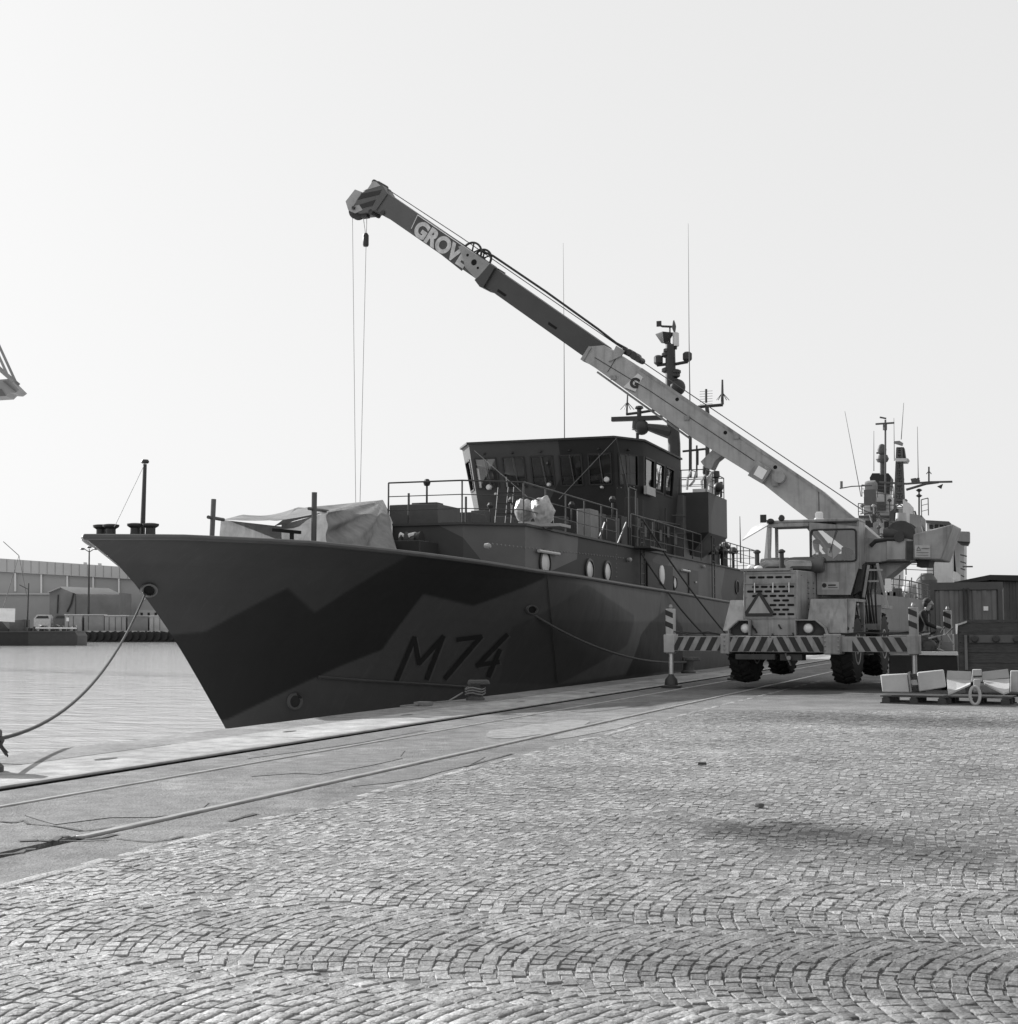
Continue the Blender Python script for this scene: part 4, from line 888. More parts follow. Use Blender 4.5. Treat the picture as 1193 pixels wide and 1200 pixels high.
b = MB(); b.box(xr-.05, xr, yf_+.051, yb_, zb+.6, zt-.001); b.box(A[4][0], xr-.3, yf_+.051, yb_, zb, zb+.05); b.box(A[0][0], xr-.051, yb_-.05, yb_, zb+.2, zb+1.0); part(b, 'cab_back', M_cr, cabo)
b = MB(); b.box(xl+.08, A[0][0]-.01, yf_+.02, yf_+.05, cq(900,632)[2], zt-.11); 
b = MB(); b.box(xl+.1, A[0][0]+.5, yf_+.15, yb_-.08, zt-.10, zt-.003); part(b, 'headlining', M_dark, cabo)
b = MB(); b.add([(win[0][0],yf_+.02,win[0][2]),(win[1][0],yf_+.02,win[1][2]),(win[2][0],yf_+.02,win[2][2]),(win[3][0],yf_+.02,win[3][2])],[(0,1,2,3)]); wo_ = part(b, 'side_window', M_glass, cabo)
b = MB(); cc = [Vector(p) for p in win]; rr = .09; path = []
for i in range(4):
    p, q0, q1 = cc[i], cc[i-1], cc[(i+1) % 4]; a = p + (q0-p).normalized()*rr; e = p + (q1-p).normalized()*rr
    for t in np.linspace(0, 1, 6): path.append(a.lerp(p, t).lerp(p.lerp(e, t), t) + Vector((0,-.012,0)))
path.append(path[0]); b.tube(path, .024, 6); part(b, 'window_gasket', M_blk, wo_)
b = MB(); b.tube([cq(956,649),cq(959,649)], .03, 6); part(b, 'door_handle', M_white, cabo)
b = MB(); p = cq(966,686); b.box(p[0]-.06, p[0]+.34, yf_-.006, yf_, p[2]-.10, p[2]+.08); pl8 = part(b, 'maker_plate', mat('plate_paint', .36, .5), cabo)
b = MB(); b.lathe([(.055,-.01),(.055,-.008),(.03,-.008),(.03,-.01)], (p[0],yf_,p[2]), 'Y', 16); b.box(p[0]+.09,p[0]+.27,yf_-.010,yf_-.007,p[2]-.015,p[2]+.02); b.box(p[0]+.09,p[0]+.31,yf_-.010,yf_-.007,p[2]-.06,p[2]-.045); part(b, 'plate_print', M_dark, pl8)
# inside the cab: seat, levers, white plates for a sun patch behind the glass
b = MB(); b.box(.45,.95,1.75,2.25,2.45,2.6); b.box(.85,.98,1.75,2.25,2.6,3.3); part(b, 'seat', M_blk, cabo, bevel=.04)
b = MB(); b.prism([cq(974.5,636,1.66), cq(986.5,645,1.66), cq(976,655,1.66)], (0,.003,0)); b.prism([cq(970,642,1.65), cq(974,643,1.65), cq(975,653,1.65), cq(970,651,1.65)], (0,.003,0)); part(b, 'sun_patch', M_white, cabo)
b = MB(); b.lathe([(.07,0),(.07,.05),(.03,.06)], cq(996.5,647,1.64), 'Y', 16); part(b, 'fan', M_dark, cabo)
# raised windscreen, mirror, beacon
b = MB(); p0, p1, p2, p3 = cq(899,617,1.55), cq(870,634,1.55), cq(882,619,2.35), cq(904,610,2.35); b.loft([p0,p1,p2,p3], [Vector(p)+Vector((.0,0,.03)) for p in (p0,p1,p2,p3)]); part(b, 'raised_windscreen', mat('hazy_glass', .5, .2, .3, 5), cabo)
b = MB(); b.prism([cq(899,613,1.6), cq(905,613,1.6), cq(903,660,1.6), cq(895,660,1.6)], (0,.02,0)); part(b, 'side_glass', M_glass, cabo)
b = MB(); b.tube([cq(905,612,1.5), cq(897,610,1.5)], .02, 6); q = cq(897,609,1.5); b.box(q[0]-.12,q[0]+.02,1.46,1.52,q[2]-.07,q[2]+.12); b.ball(cq(903,611,1.5),.09,.09,.07); part(b, 'mirror', M_blk, cabo)
b = MB(); p = cq(960,613,1.9); b.lathe([(.10,0),(.10,.16),(.07,.2)], (p[0],1.9,zt+.07), n=14); bc = part(b, 'beacon', mat('clear_beacon', .65, .15), cabo); b = MB(); b.lathe([(.12,0),(.12,.04)], (p[0],1.9,zt+.066), n=14); part(b, 'base', M_white, bc)
b = MB(); b.tube([(p[0],1.9,zt+.2),(p[0],1.9,zt+.75)], .012, 5); part(b, 'aerial', M_dark, cabo)
# grab rails, bolts, hoses, steps and work lamp
b = MB(); b.tube([cq(951,664,1.5), cq(951,664,1.44), cq(952,690,1.44), cq(952,690,1.5)], .014, 6); part(b, 'grab_rail', M_dark, cabo)
b = MB(); b.tube([cq(980,621,1.51), cq(972,648,1.51)], .010, 5); part(b, 'wiper', M_blk, wo_)
me_b = MB().lathe([(.022,0),(.022,-.012),(.01,-.018)], (0,0,0), 'Y', 6).mesh('bolt', M_steel)
for x in np.linspace(-1.38, .78, 12): share('bolt', me_b, crane, (x, -.182, 1.197), world=False)
for z in (.9, 1.0, 1.1, 1.2): share('bolt', me_b, crane, (.86, -.301, z), world=False); share('bolt', me_b, crane, (1.15, -.301, z), world=False); share('bolt', me_b, crane, (-1.45, -.241, z), world=False)
for x, z in ((-1.06,1.58),(.08,1.58),(-1.06,2.69),(.08,2.69),(-1.06,2.1),(.08,2.1)): share('bolt', me_b, hood, (x, fy(z)-.002, z), world=False)
b = MB()
for x0, x1 in ((-1.5,-2.75),(1.15,2.7)):
    b.tube([(x0,-.1,1.24),(lerp(x0,x1,.3),-.12,1.30),(lerp(x0,x1,.7),-.12,1.25),(x1,-.05,1.32),(x1,.0,1.6)], .018, 6); b.tube([(x0,-.04,1.24),(lerp(x0,x1,.4),-.05,1.27),(x1,.06,1.30)], .016, 6)
part(b, 'outrigger_hose', M_blk)
for k in range(3): b = MB(); b.box(1.12,1.36,2.2,2.9,.75+k*.3,.78+k*.3); part(b, 'step', M_crD)
b = MB(); b.lathe([(.16,-.45),(.17,-.4),(.17,.4),(.16,.45)], (.9,3.4,1.05), 'Y', 14); part(b, 'air_tank', M_crD)
for x in (-1.35, 1.0): b = MB(); b.box(x-.22, x+.22, 1.78, 1.80, .75, 1.3); part(b, 'mud_flap', M_black)
b = MB(); b.lathe([(.07,.06),(.08,0),(.06,-.03)], (xl+.35, yf_-.02, zt+.12), 'Y', 12); b.tube([(xl+.35,yf_,zt+.07),(xl+.35,yf_,zt+.12)], .015, 5); part(b, 'work_lamp', M_dark, cabo)
b = MB(); b.tube([(-1.13,.6,2.3),(-1.2,.6,2.3),(-1.2,1.6,2.3),(-1.13,1.6,2.3)], .014, 6); b.bar((.16,.5,2.6),(.30,1.9,2.6),.01,.012); b.bar((.145,.5,1.72),(.29,1.9,1.72),.01,.012); part(b, 'hood_trim', M_crD, hood)
for zq in (2.35, 2.5):
    b = MB(); b.bar((.165,.62,zq),(.165,.72,zq),.02,.03); part(b, 'hood_catch', M_steel, hood)
# turntable and upper frame
b = MB(); b.lathe([(.75,1.42),(.78,1.75),(.7,2.05)], (.2,2.95,0), n=30); part(b, 'turntable', M_crD)
b = MB(); b.box(-.6,1.25,2.42,3.5,2.0,2.5); b.hexa([(1.1,2.45,2.2),(1.3,2.45,2.2),(1.3,3.3,2.2),(1.1,3.3,2.2)], [(1.1,2.45,3.0),(2.3,2.45,3.0),(2.3,3.3,3.0),(1.1,3.3,3.0)]); part(b, 'upper_frame', M_cr)
def poly(pts, y0, y1): b = MB(); b.prism([cl(u, v, y0) for u, v in pts], (0, y1-y0, 0)); return b
part(poly([(1006,630),(1060,631),(1072,633),(1072,657.5),(1006,659.5)], 2.30, 3.4), 'rear_frame', M_cr, bevel=.01)
part(poly([(1039,634),(1061,634),(1061,655.5),(1039,656)], 2.275, 2.299), 'access_panel', M_cr2, bevel=.008)
part(poly([(1062,634),(1070,634),(1070,656),(1062,656)], 2.27, 2.299), 'dark_slot', M_crD)
cwt = part(poly([(1070,626),(1117,614),(1116,619),(1103,656),(1070,655)], 2.15, 3.75), 'counterweight', M_cr, bevel=.03)
part(poly([(1075,655),(1090,656),(1088,664),(1074,664)], 2.5, 3.3), 'counterweight_pin', M_crD)
part(poly([(1072,619),(1079,617),(1081,624),(1071,626)], 2.4, 2.6), 'lifting_lug', M_cr, cwt)
part(poly([(1072,639),(1090,639),(1090,653),(1072,653)], 2.135, 2.1499), 'warning_sign', mat('sign_pale', .42), cwt)
b = MB(); t3 = [cl(1074,645,2.13), cl(1076.5,640.5,2.13), cl(1079,645,2.13)]
for p, q in zip(t3, t3[1:]+t3[:1]): b.bar(p, q, .02, .006)
for (u0,u1,v) in ((1080,1089,642.5),(1074,1088,647.5),(1074,1088,650.5)): b.bar(cl(u0,v,2.13), cl(u1,v,2.13), .03 if v < 645 else .018, .006)
part(b, 'sign_print', M_dark, cwt)
b = MB(); b.lathe([(.34,-.05),(.34,.0),(.22,.02),(.22,.5),(.34,.52),(.34,.57)], cl(1056,627,2.45), 'Y', 24); wch = part(b, 'winch', M_crD)
b = MB(); b.lathe([(.15,0),(.17,.2),(.1,.4)], cl(1036,626,2.5), 'X', 12); b.lathe([(.12,-.2),(.12,.0)], cl(1055,630,2.42), 'Y', 12); part(b, 'winch_motor', M_crD, wch)
b = MB(); b.lathe([(.14,0),(.12,.2)], cl(1056,611,2.6), n=12); part(b, 'winch_guard', M_cr2, wch)
b = MB(); b.tube([cl(1020,640,2.3), cl(1026,634,2.3), cl(1040,632,2.3), cl(1052,632,2.3)], .05, 8); b.tube([cl(1004,661,2.25), cl(1024,661,2.25), cl(1040,658,2.25), cl(1066,658,2.25)], .03, 6); part(b, 'hose', M_blk)
# hydraulic ladder side between the axles
b = MB()
for k in range(9): x = 1.10 + .05*k; b.tube([(x,2.4+.1*(k % 3),3.0),(x+.06*math.sin(k),2.3,2.6),(x-.05*math.cos(k*2),2.2,2.2),(x+.03,2.4,1.5)], .022, 6)
part(b, 'hose_bundle', M_blk)
b = MB(); 
for (u0,v0,u1,v1) in ((1018,662,1012,700),(1028,660,1040,712),(1018,668,1034,668),(1018,681,1030,681)): b.bar(cl(u0,v0,2.1), cl(u1,v1,2.1), .06, .04)
part(b, 'step_frame', M_cr2)
part(poly([(1037,678),(1044,678),(1045,693),(1037,693)], 1.98, 1.99), 'notice_sheet', M_white)
part(poly([(1006,666),(1013,660),(1008,692),(1000,697)], 1.9, 2.3), 'side_step', M_crD)
# boom: three sections with collar, reels and head
YB = 2.5
base_pts = [(690,406),(708,404.5),(750,431.5),(960,574),(993,602),(1010,614),(1040,640),(1040,655),(1000,650),(950,611),(929,595),(879,555),(808,511),(698,431.5),(680.5,420.5)]
boom = part(poly(base_pts, YB, YB+.72), 'boom_base_section', M_cr2, bevel=.012)
part(poly([(752,431),(962,574),(994,601),(1012,614),(1011,616),(992,604),(960,577),(750,434)], YB-.02, YB-.0002), 'top_flange', M_cr, boom)
b = MB(); b.tube([cl(697,419,YB-.004), cl(760,457,YB-.004), cl(884,540,YB-.004)], .010, 4); b.tube([cl(712,436,YB-.004), cl(728,410,YB-.004)], .010, 4); part(b, 'weld_seam', M_crD, boom)
part(poly([(680,421),(690,405.5),(693,407),(683.5,423.5)], YB-.03, YB+.75), 'end_collar', M_cr, boom)
part(poly([(713,424),(722,405),(732,411),(728,417)], YB-.05, YB-.001), 'bracket_plate', M_cr, boom)
b = MB()
for u, v, r_ in ((733,410,.06),(738,413,.08),(743,417,.10),(748,421,.08)): b.lathe([(r_,-.06),(r_,.34)], cl(u, v, YB+.1), 'Y', 12)
b.tube([cl(728,412,YB+.1), cl(752,424,YB+.1)], .035, 6); part(b, 'hose_fittings', M_dark, boom)
dc = part(poly([(730.5,453.5),(747.5,437.5),(753.5,442),(744.5,459)], YB-.008, YB-.001), 'maker_decal', mat('decal_pale', .62, .5, .1), boom)
ang = math.atan2(*(lambda a, c: ((c-a).z, (c-a).x))(cl(700,423,YB), cl(884,540,YB)))
def lay(me, name, u, v, y, par, a): return share(name, me, par, cl(u, v, y), (R(90)*1, -a, 0) if False else (0,0,0), world=False)
def lettering(body, size, u, v, y, a, m, par, bold=.0, name='lettering', shear=0):
    me = text_mesh(name, body, size, m, bold, shear); me.transform(Matrix.Rotation(R(90), 4, 'X')); me.transform(Matrix.Rotation(-a, 4, 'Y')); return share(name, me, par, cl(u, v, y), world=False)
lettering('G', .34, 737, 452, YB-.012, ang*.6, M_blk, dc, .02)
b = MB(); b.bar(cl(733,455,YB-.012), cl(744,459.5,YB-.012), .035, .006); part(b, 'decal_line', M_blk, dc)
for u, v in ((793.5,468),(850,507),(908.5,547.5)):
    b = MB(); b.lathe([(.05,-.004),(.05,0)], cl(u, v, YB), 'Y', 10); part(b, 'pin_hole', M_hole, boom)
for u, v, r_ in ((806,490,.06),(864,512,.06),(720,443,.06)):
    b = MB(); q = cl(u, v, YB); b.box(q.x-.09, q.x+.05, YB-.05, YB-.001, q.z-.05, q.z+.06); part(b, 'bracket_plate', M_cr if v < 500 or v > 511 else M_dark, boom)
jb = part(poly([(876,557),(887,540),(904,550),(893,567)], YB-.16, YB-.001), 'junction_box', M_cr, boom, bevel=.01)
part(poly([(883,556),(889,545.5),(899,551.5),(893,562)], YB-.175, YB-.161), 'box_lid', M_white, jb)
b = MB(); q = cl(915,560,YB); b.lathe([(.14,-.22),(.14,-.002)], q, 'Y', 16); b.box(q.x-.2,q.x-.05,YB-.12,YB-.002,q.z-.2,q.z+.1); part(b, 'cable_reel', M_cr, boom)
b = MB(); b.tube([cl(700,436,YB+.2), cl(808,513.5,YB+.2)], .03, 6); part(b, 'extension_rod', M_cr, boom)
part(poly([(821,541),(835,527),(846,526),(848,532),(838,540),(833,550),(826,548)], YB+.1, YB+.5), 'boom_lug', M_cr, boom)
b = MB(); b.tube([cl(1000,680,2.9), cl(968,640,2.9)], .13, 12); b.tube([cl(968,640,2.9), cl(945,612,2.9)], .09, 12); part(b, 'lift_cylinder', M_steel)
mid_pts = [(577,312),(709,404),(684,418),(565.5,334)]
bm2 = part(poly(mid_pts, YB+.08, YB+.64), 'boom_middle_section', M_cr3, bevel=.01)
for u, v in ((588.5,344.5),(648,383)):
    b = MB(); q = cl(u, v-1, YB+.08); b.prism([cl(u-5,v-6,YB+.07), cl(u+5,v+1,YB+.07), cl(u+3,v+3,YB+.07), cl(u-6,v-3,YB+.07)], (0,.009,0)); part(b, 'access_hole', M_hole, bm2)
tip_pts = [(455,227),(575,308),(563,333),(441,247)]
bm3 = part(poly([(453,225.5),(575,309),(564,331),(441,246)], YB+.14, YB+.58), 'boom_tip_section', M_cr4, bevel=.01)
a3 = math.atan2(*(lambda a, c: ((c-a).z, (c-a).x))(cl(441,246,YB), cl(564,331,YB)))
# name band with the maker's lettering
band = part(poly([(488,252.5),(556,299),(541,317.5),(481,270)], YB+.132, YB+.139), 'name_band', mat('band_paint', .06, .5), bm3)
lettering('GROVE', .60, 483.0, 272.5, YB+.124, a3, mat('lettering_white', .52, .6, .3, 6), band, .030)
b = MB(); b.tube([cl(482,268,YB+.13), cl(489.5,252,YB+.13)], .012, 4); b.tube([cl(489.5,252,YB+.13), cl(560,300,YB+.13)], .012, 4); part(b, 'band_outline', M_white, band)
clr = part(poly([(537,289),(541,287.5),(576,310),(572,317),(562,332),(553,322),(545,313),(542,300)], YB+.02, YB+.10), 'collar_plate', mat('collar_paint', .28, .5, .15, 3), bm2)
part(poly([(556,328),(561,324),(574,309),(580,313),(566,337),(562,336)], YB+.0, YB+.72), 'mid_collar', M_cr3, bm2)
for u, v, r_ in ((555.5,307.5,.085),(548,299,.04),(560,314,.035)):
    b = MB(); b.lathe([(r_,-.006),(r_,0)], cl(u, v, YB+.02), 'Y', 12); part(b, 'plate_hole', M_hole, clr)
for k, (u, v, r_) in enumerate(((553,296.5,.29),(566,303,.25))):
    c = cl(u, v, YB+.2+.2*k); b = MB(); b.tube([c + Vector((r_*math.cos(t), 0, r_*math.sin(t))) for t in np.linspace(0, 2*math.pi, 25)], .032, 6)
    for t in range(6): b.bar(c, c + Vector((r_*math.cos(t*1.047+.3), 0, r_*math.sin(t*1.047+.3))), .035, .03)
    b.lathe([(.06,-.05),(.06,.05)], c, 'Y', 10); part(b, 'hose_reel', M_dark, bm2)
# head
hd = part(poly([(448,217),(454,227),(441,246),(432,249),(421,250),(413,247),(418,234),(424,226),(432,220),(436,212),(440,212)], YB+.10, YB+.62), 'boom_head', M_cr4, bevel=.01)
part(poly([(405,236),(416,222),(424,225),(420,233),(413,243),(408,246)], YB+.16, YB+.56), 'sheave_guard', mat('head_paint', .32, .5), hd)
for (pts) in ([(424,227),(447,222.5),(444,228),(419,234)], [(421,240),(440,234),(436,241),(416,246)]):
    part(poly(pts, YB+.088, YB+.099), 'warning_stripe', M_blk, hd)
part(poly([(431,221),(437,212),(441,213),(446,217.5),(425,224)], YB+.089, YB+.099), 'head_band', MATS['head_paint'], hd)
part(poly([(407,243),(421,240),(425,246),(416,250),(409,247)], YB+.085, YB+.0995), 'cheek_plate', MATS['head_paint'], hd)
b = MB(); b.lathe([(.28,.0),(.22,.05),(.22,.09),(.28,.14)], cl(418.5,245.5,YB+.25), 'Y', 24); part(b, 'sheave', M_crD, hd)
b = MB(); b.lathe([(.05,-.06),(.05,0)], cl(415,244,YB+.09), 'Y', 10); b.box(*(lambda q: (q.x-.08,q.x+.1,YB+.2,YB+.4,q.z-.16,q.z+.1))(cl(428,249,YB+.3))); part(b, 'sheave_pin', M_crD, hd)
for u, v in ((438,213),(443,215),(434,248),(448,249)):
    b = MB(); b.lathe([(.07,0),(.07,.5)], cl(u, v, YB+.1), 'Y', 10); part(b, 'guide_roller', M_crD, hd)
# hoist ropes
def rope_part(name, pts, r, m, par): b = MB(); b.tube(pts, r, 6); return part(b, name, m, par)
rope_part('hoist_rope', [cl(413,250,YB+.34), cl(417.3,630,YB+.34)], .009, mat('thin_rope', .34, .7), crane)
rope_part('hoist_rope', [cl(430,252,YB+.3), cl(429,285,YB+.3), cl(421,630,YB+.3)], .009, MATS['thin_rope'], crane)
rope_part('hoist_rope', [cl(425.5,252,YB+.3), cl(428.5,276,YB+.3)], .01, MATS['thin_rope'], crane)
b = MB(); b.lathe([(.07,-.18),(.085,-.14),(.085,.14),(.05,.2)], cl(428.7,281.5,YB+.3), n=12); part(b, 'trip_weight', M_dark)
rope_part('hoist_cable', [cl(450,219,YB+.36), cl(540,278,YB+.36), cl(720,402,YB+.36), cl(1008,596,YB+.36), cl(1054,616,YB+.5)], .014, M_wire, crane)
rope_part('power_hose', [cl(562,293,YB+.25), cl(578,300,YB+.25), cl(640,342,YB+.25), cl(700,385,YB+.25), cl(722,402,YB+.25), cl(735,409,YB+.25)], .035, M_blk, crane)
rope_part('hose_line', [cl(489,252,YB+.2), cl(545,288,YB+.2)], .02, M_dark, crane)

# ------------------------------------------------------------------ bollards and mooring lines
def bollard(X, Y, label, s=1.0, rz=20):
    t = thing('mooring_bollard', label, 'bollard', (X, Y, 0), R(rz), 'bollards along the quay edge')
    m = mat('bollard_iron', .06, .6, .35, 5, bump=.3)
    b = MB(); b.lathe([(.26*s,0),(.26*s,.05),(.19*s,.10),(.17*s,.36*s),(.20*s,.42*s),(.22*s,.47*s),(.2*s,.54*s),(.06*s,.56*s)], n=20); part(b, 'post', m, t)
    b = MB(); b.hexa([(-.2*s,-.17*s,.40*s),(.42*s,-.15*s,.42*s),(.42*s,.15*s,.42*s),(-.2*s,.17*s,.40*s)], [(-.2*s,-.15*s,.56*s),(.36*s,-.12*s,.56*s),(.36*s,.12*s,.56*s),(-.2*s,.15*s,.56*s)]); part(b, 'horn', m, t, bevel=.03)
    return t
pb = at_z(562, 816, 0); bol = bollard(-9.95, pb.y-1.6, 'squat iron bollard at the quay edge below the figures 74', .7)
b = MB(); [b.tube([(-9.95 + .19*math.cos(t), pb.y-1.6 + .19*math.sin(t), .13 + .05*k + .02*math.sin(3*t)) for t in np.linspace(0, 6.28, 14)], .016, 5) for k in range(3)]
b.tube([(-9.95-.2, pb.y-1.75, .15), (-10.1, pb.y-2.6, .03), (-10.15, pb.y-3.6, .03), (-10.2, pb.y-4.6, .03)], .015, 5); b.box(-10.25,-10.0,pb.y-3.9,pb.y-3.6,.004,.07); tag(b.build('rope_coil', M_paleRope), 'thin pale rope wound round the bollard below the hull number', 'rope')
pl_ = at_z(-12, 905, 0); bollard(-9.38, 11.55, 'bollard cut by the left edge of the picture with the bow rope on it', .72, 200)
pf = at_z(838, 789, 0); bollard(-9.9, 45.0, 'far bollard on the quay edge behind the left outrigger', .9)
def sag_line(p, q, sag, n=24):
    p, q = Vector(p), Vector(q); return [p.lerp(q, t) - Vector((0,0,sag*4*t*(1-t))) for t in np.linspace(0, 1, n+1)]
def rope(p, q, sag, r, label, m=M_rope, wob=0):
    b = MB(); b.tube(sag_line(p, q, sag), r, 8); return tag(b.build('mooring_rope', m), label, 'rope', 'mooring ropes of the minehunter')
hp = hull_hit(176, 694, -.1)
rope(hp, (-9.38, 11.55, .29), 0.62, .021, 'long mooring rope sagging from the bow to the left bollard', mat('hawser', .07, .9, .35, 30, bump=.6, bscale=80))
b = MB()
for k in range(9):
    a = random.uniform(-1.2, 1.2); b.tube([(-9.25, 11.5, .29), (-9.25 + .06*math.cos(a)+.03, 11.5 + .08*math.sin(a), .26), (-9.25 + .12*math.cos(a)+.05, 11.5 + .1*math.sin(a), .2 - .05*random.random())], .012, 5, .006)
b.tube([(-9.38 + .14*math.cos(t), 11.55 + .14*math.sin(t), .29) for t in np.linspace(0, 6.28, 16)], .05, 7); tag(b.build('rope_end', mat('frayed_rope', .05, .95)), 'dark frayed rope end hanging from the bollard at the left edge', 'rope')
rope(hull_hit(621, 715, -.1), (-9.9, 45.0, .35), .42, .032, 'dark mooring rope running from the side fairlead along the hull')
rope(at_x(752, 607, -11.5), (-9.9, 55.0, .4), .25, .030, 'upper of two dark lines led down from the bridge side')
rope(at_x(752, 649, -11.5), (-9.9, 52.0, .4), .35, .030, 'lower of two dark lines led down from the deckhouse ladder')
p = hull_hit(640, 678, .03); b = MB(); b.tube([p + Vector((0,0,.15))] + [hull_hit(640 + 12*t, 678 + 122*t + 0, .03) for t in np.linspace(0, 1, 10)], .012, 5); tag(b.build('heaving_line', M_rope), 'thin dark line hanging down the hull right of the number', 'rope', 'mooring ropes of the minehunter')
for k, (Y, xx) in enumerate(((27.0,-9.4),(46,-9.6))):
    pass

# ------------------------------------------------------------------ pallets and lifting gear on the cobbles
M_wood = mat('weathered_wood', .055, .85, .35, 6, stretch=(1,6,6)); M_blk2 = mat('weight_paint', .42, .7, .16, 2, bump=.2)
def pallet(c, label):
    t = thing('pallet', label, 'pallet', c, R(-6), 'pallets on the yard')
    for y_ in (-.45,0,.45):
        for x in (-.5,0,.5): part(MB().box(x-.07,x+.07,y_-.05,y_+.05,.022,.10), 'block', M_wood, t)
        part(MB().box(-.6,.6,y_-.05,y_+.05,.0,.0215), 'runner', M_wood, t)
    for k in range(7): part(MB().box(-.6,.6,-.5+k*.145,-.5+k*.145+.10,.122,.145), 'plank', M_wood, t)
    for x in (-.5,0,.5): part(MB().box(x-.05,x+.05,-.5,.5,.1005,.1215), 'bearer', M_wood, t)
    return t
P1 = at_z(1074, 825, 0); P2 = at_z(1147, 826, 0)
pallet(Vector((P1.x, P1.y+.5, 0)), 'dark wooden pallet under the pair of pale slabs'); pallet(Vector((P2.x, P2.y+.5, 0)), 'dark wooden pallet under the lifting clamp')
def px_prism(pts, Y, depth, name, m, par=None, label=None, cat=None, group=None, bevel=.0, tilt=0):
    b = MB(); b.prism([at_y(u, v, Y) for u, v in pts], (0, depth, 0)); o = b.build(name, m, par, bevel=bevel)
    if label: tag(o, label, cat, group)
    return o
Yp = P1.y
px_prism([(1031.5,791),(1063,789.5),(1066,811.5),(1034,811)], Yp, .32, 'weight_slab', M_blk2, None, 'left of two pale square slabs on the pallet by the outrigger', 'slab', 'pale slabs on the pallet', .02)
px_prism([(1074.5,788),(1105,785),(1108,805.5),(1077,810.5)], Yp-.05, .30, 'weight_slab', M_blk2, None, 'right of two pale square slabs, tilted, on the pallet by the outrigger', 'slab', 'pale slabs on the pallet', .02)
ck = px_prism([(1063.5,788),(1066,787.5),(1068.5,810.5),(1066.5,811)], Yp-.01, .3, 'slab_cradle', M_steel, None, 'steel cradle with dark rungs between the two pale slabs', 'cradle')
for v0, v1, m_ in ((790,794,M_dark),(797,803,M_blk2),(805,809,M_dark)): px_prism([(1066.8,v0),(1074,v0-.5),(1076,v1-.5),(1068.5,v1)], Yp+.05, .2, 'rung', m_, ck)
gear = thing('lifting_clamp', 'pale winged lifting clamp with a ring on a pallet', 'lifting gear', Vector((P2.x, P2.y+.3, .145)))
Yg = P2.y+.1
px_prism([(1110,786),(1138,787),(1138,797),(1109,796)], Yg+.35, .05, 'back_plate', mat('clamp_paint', .36, .6, .15, 2), gear)
px_prism([(1151,787.5),(1181,784),(1183,794),(1151,797)], Yg+.35, .05, 'back_plate', MATS['clamp_paint'], gear)
b = MB(); b.loft([at_y(1109.5,796,Yg+.35), at_y(1138,797,Yg+.35), at_y(1137,801.5,Yg+.1), at_y(1111,813,Yg-.1)], [p - Vector((0,0,.03)) for p in (at_y(1109.5,796,Yg+.35), at_y(1138,797,Yg+.35), at_y(1137,801.5,Yg+.1), at_y(1111,813,Yg-.1))]); b.build('wing', M_blk2, gear)
b = MB(); q = [at_y(1152,797,Yg+.35), at_y(1183,795,Yg+.35), at_y(1182.5,810,Yg-.1), at_y(1176,812,Yg-.1), at_y(1154,801,Yg+.1)]; b.loft(q, [p - Vector((0,0,.03)) for p in q]); b.build('wing', M_blk2, gear)
px_prism([(1139.5,784.5),(1150,784.5),(1150.5,799),(1138,799)], Yg-.02, .2, 'clamp_body', M_conc, gear, bevel=.01)
px_prism([(1141,796),(1149,796),(1148,809),(1140,811)], Yg-.12, .12, 'clamp_tongue', MATS['clamp_paint'], gear, bevel=.01)
px_prism([(1140.5,792),(1150.5,791.5),(1150.5,793.5),(1140.5,794)], Yg-.03, .02, 'band', M_dark, gear)
c = at_y(1142.5, 815, Yg-.2); b = MB(); b.tube([c + Vector((.085*math.cos(t), 0, .16*math.sin(t))) for t in np.linspace(0, 6.283, 22)], .028, 8); b.build('ring', M_conc, gear)
px_prism([(1184,786),(1200,786),(1200,812),(1184,811)], Yg+.4, .2, 'weight_slab', M_blk2, None, 'pale slab cut by the right edge beside the lifting clamp', 'slab', 'pale slabs on the pallet', .015)
# timber skip with planked side
skip = thing('timber_skip', 'long dark timber box with planked side at the right edge', 'skip', at_z(1160, 808, 0))
Yk = 31.6
def at_yk(u, v): return at_y(u, v, Yk)
zb_, zt_ = .25, at_yk(1150, 729).z
for k in range(6):
    z0 = zb_ + (zt_-zb_)*k/6; b = MB(); x0 = at_yk(1124, 760).x; b.hexa([(x0,Yk,z0+.005),(x0+3.2,Yk,z0+.005),(x0+3.2,Yk+.06,z0+.005),(x0,Yk+.06,z0+.005)], [(x0,Yk+random.uniform(-.012,.012),z0+(zt_-zb_)/6-.005),(x0+3.2,Yk+random.uniform(-.012,.012),z0+(zt_-zb_)/6-.005),(x0+3.2,Yk+.06,z0+(zt_-zb_)/6-.005),(x0,Yk+.06,z0+(zt_-zb_)/6-.005)]); b.build('plank', M_wood, skip)
x0 = at_yk(1124, 760).x
b = MB(); b.box(x0-.02,x0+.04,Yk+.06,Yk+1.4,zb_,zt_); b.box(x0,x0+3.2,Yk+1.4,Yk+1.46,zb_,zt_); b.box(x0,x0+3.2,Yk+.06,Yk+1.4,zb_,zb_+.06); b.build('skip_wall', M_wood, skip)
for xx in (.1, 1.5, 2.9): b = MB(); b.box(x0+xx, x0+xx+.12, Yk+.1, Yk+1.3, .0, zb_); b.build('bearer', M_wood, skip)
b = MB(); b.box(x0+.1,x0+3.2,Yk-.02,Yk+.12,zt_+.002,zt_+.05); b.build('top_rail', M_wood, skip)
px_prism([(1136,744),(1200,744),(1200,753),(1136,753)], Yk-.04, .025, 'rub_strip', mat('strip_grey', .10, .7), skip)
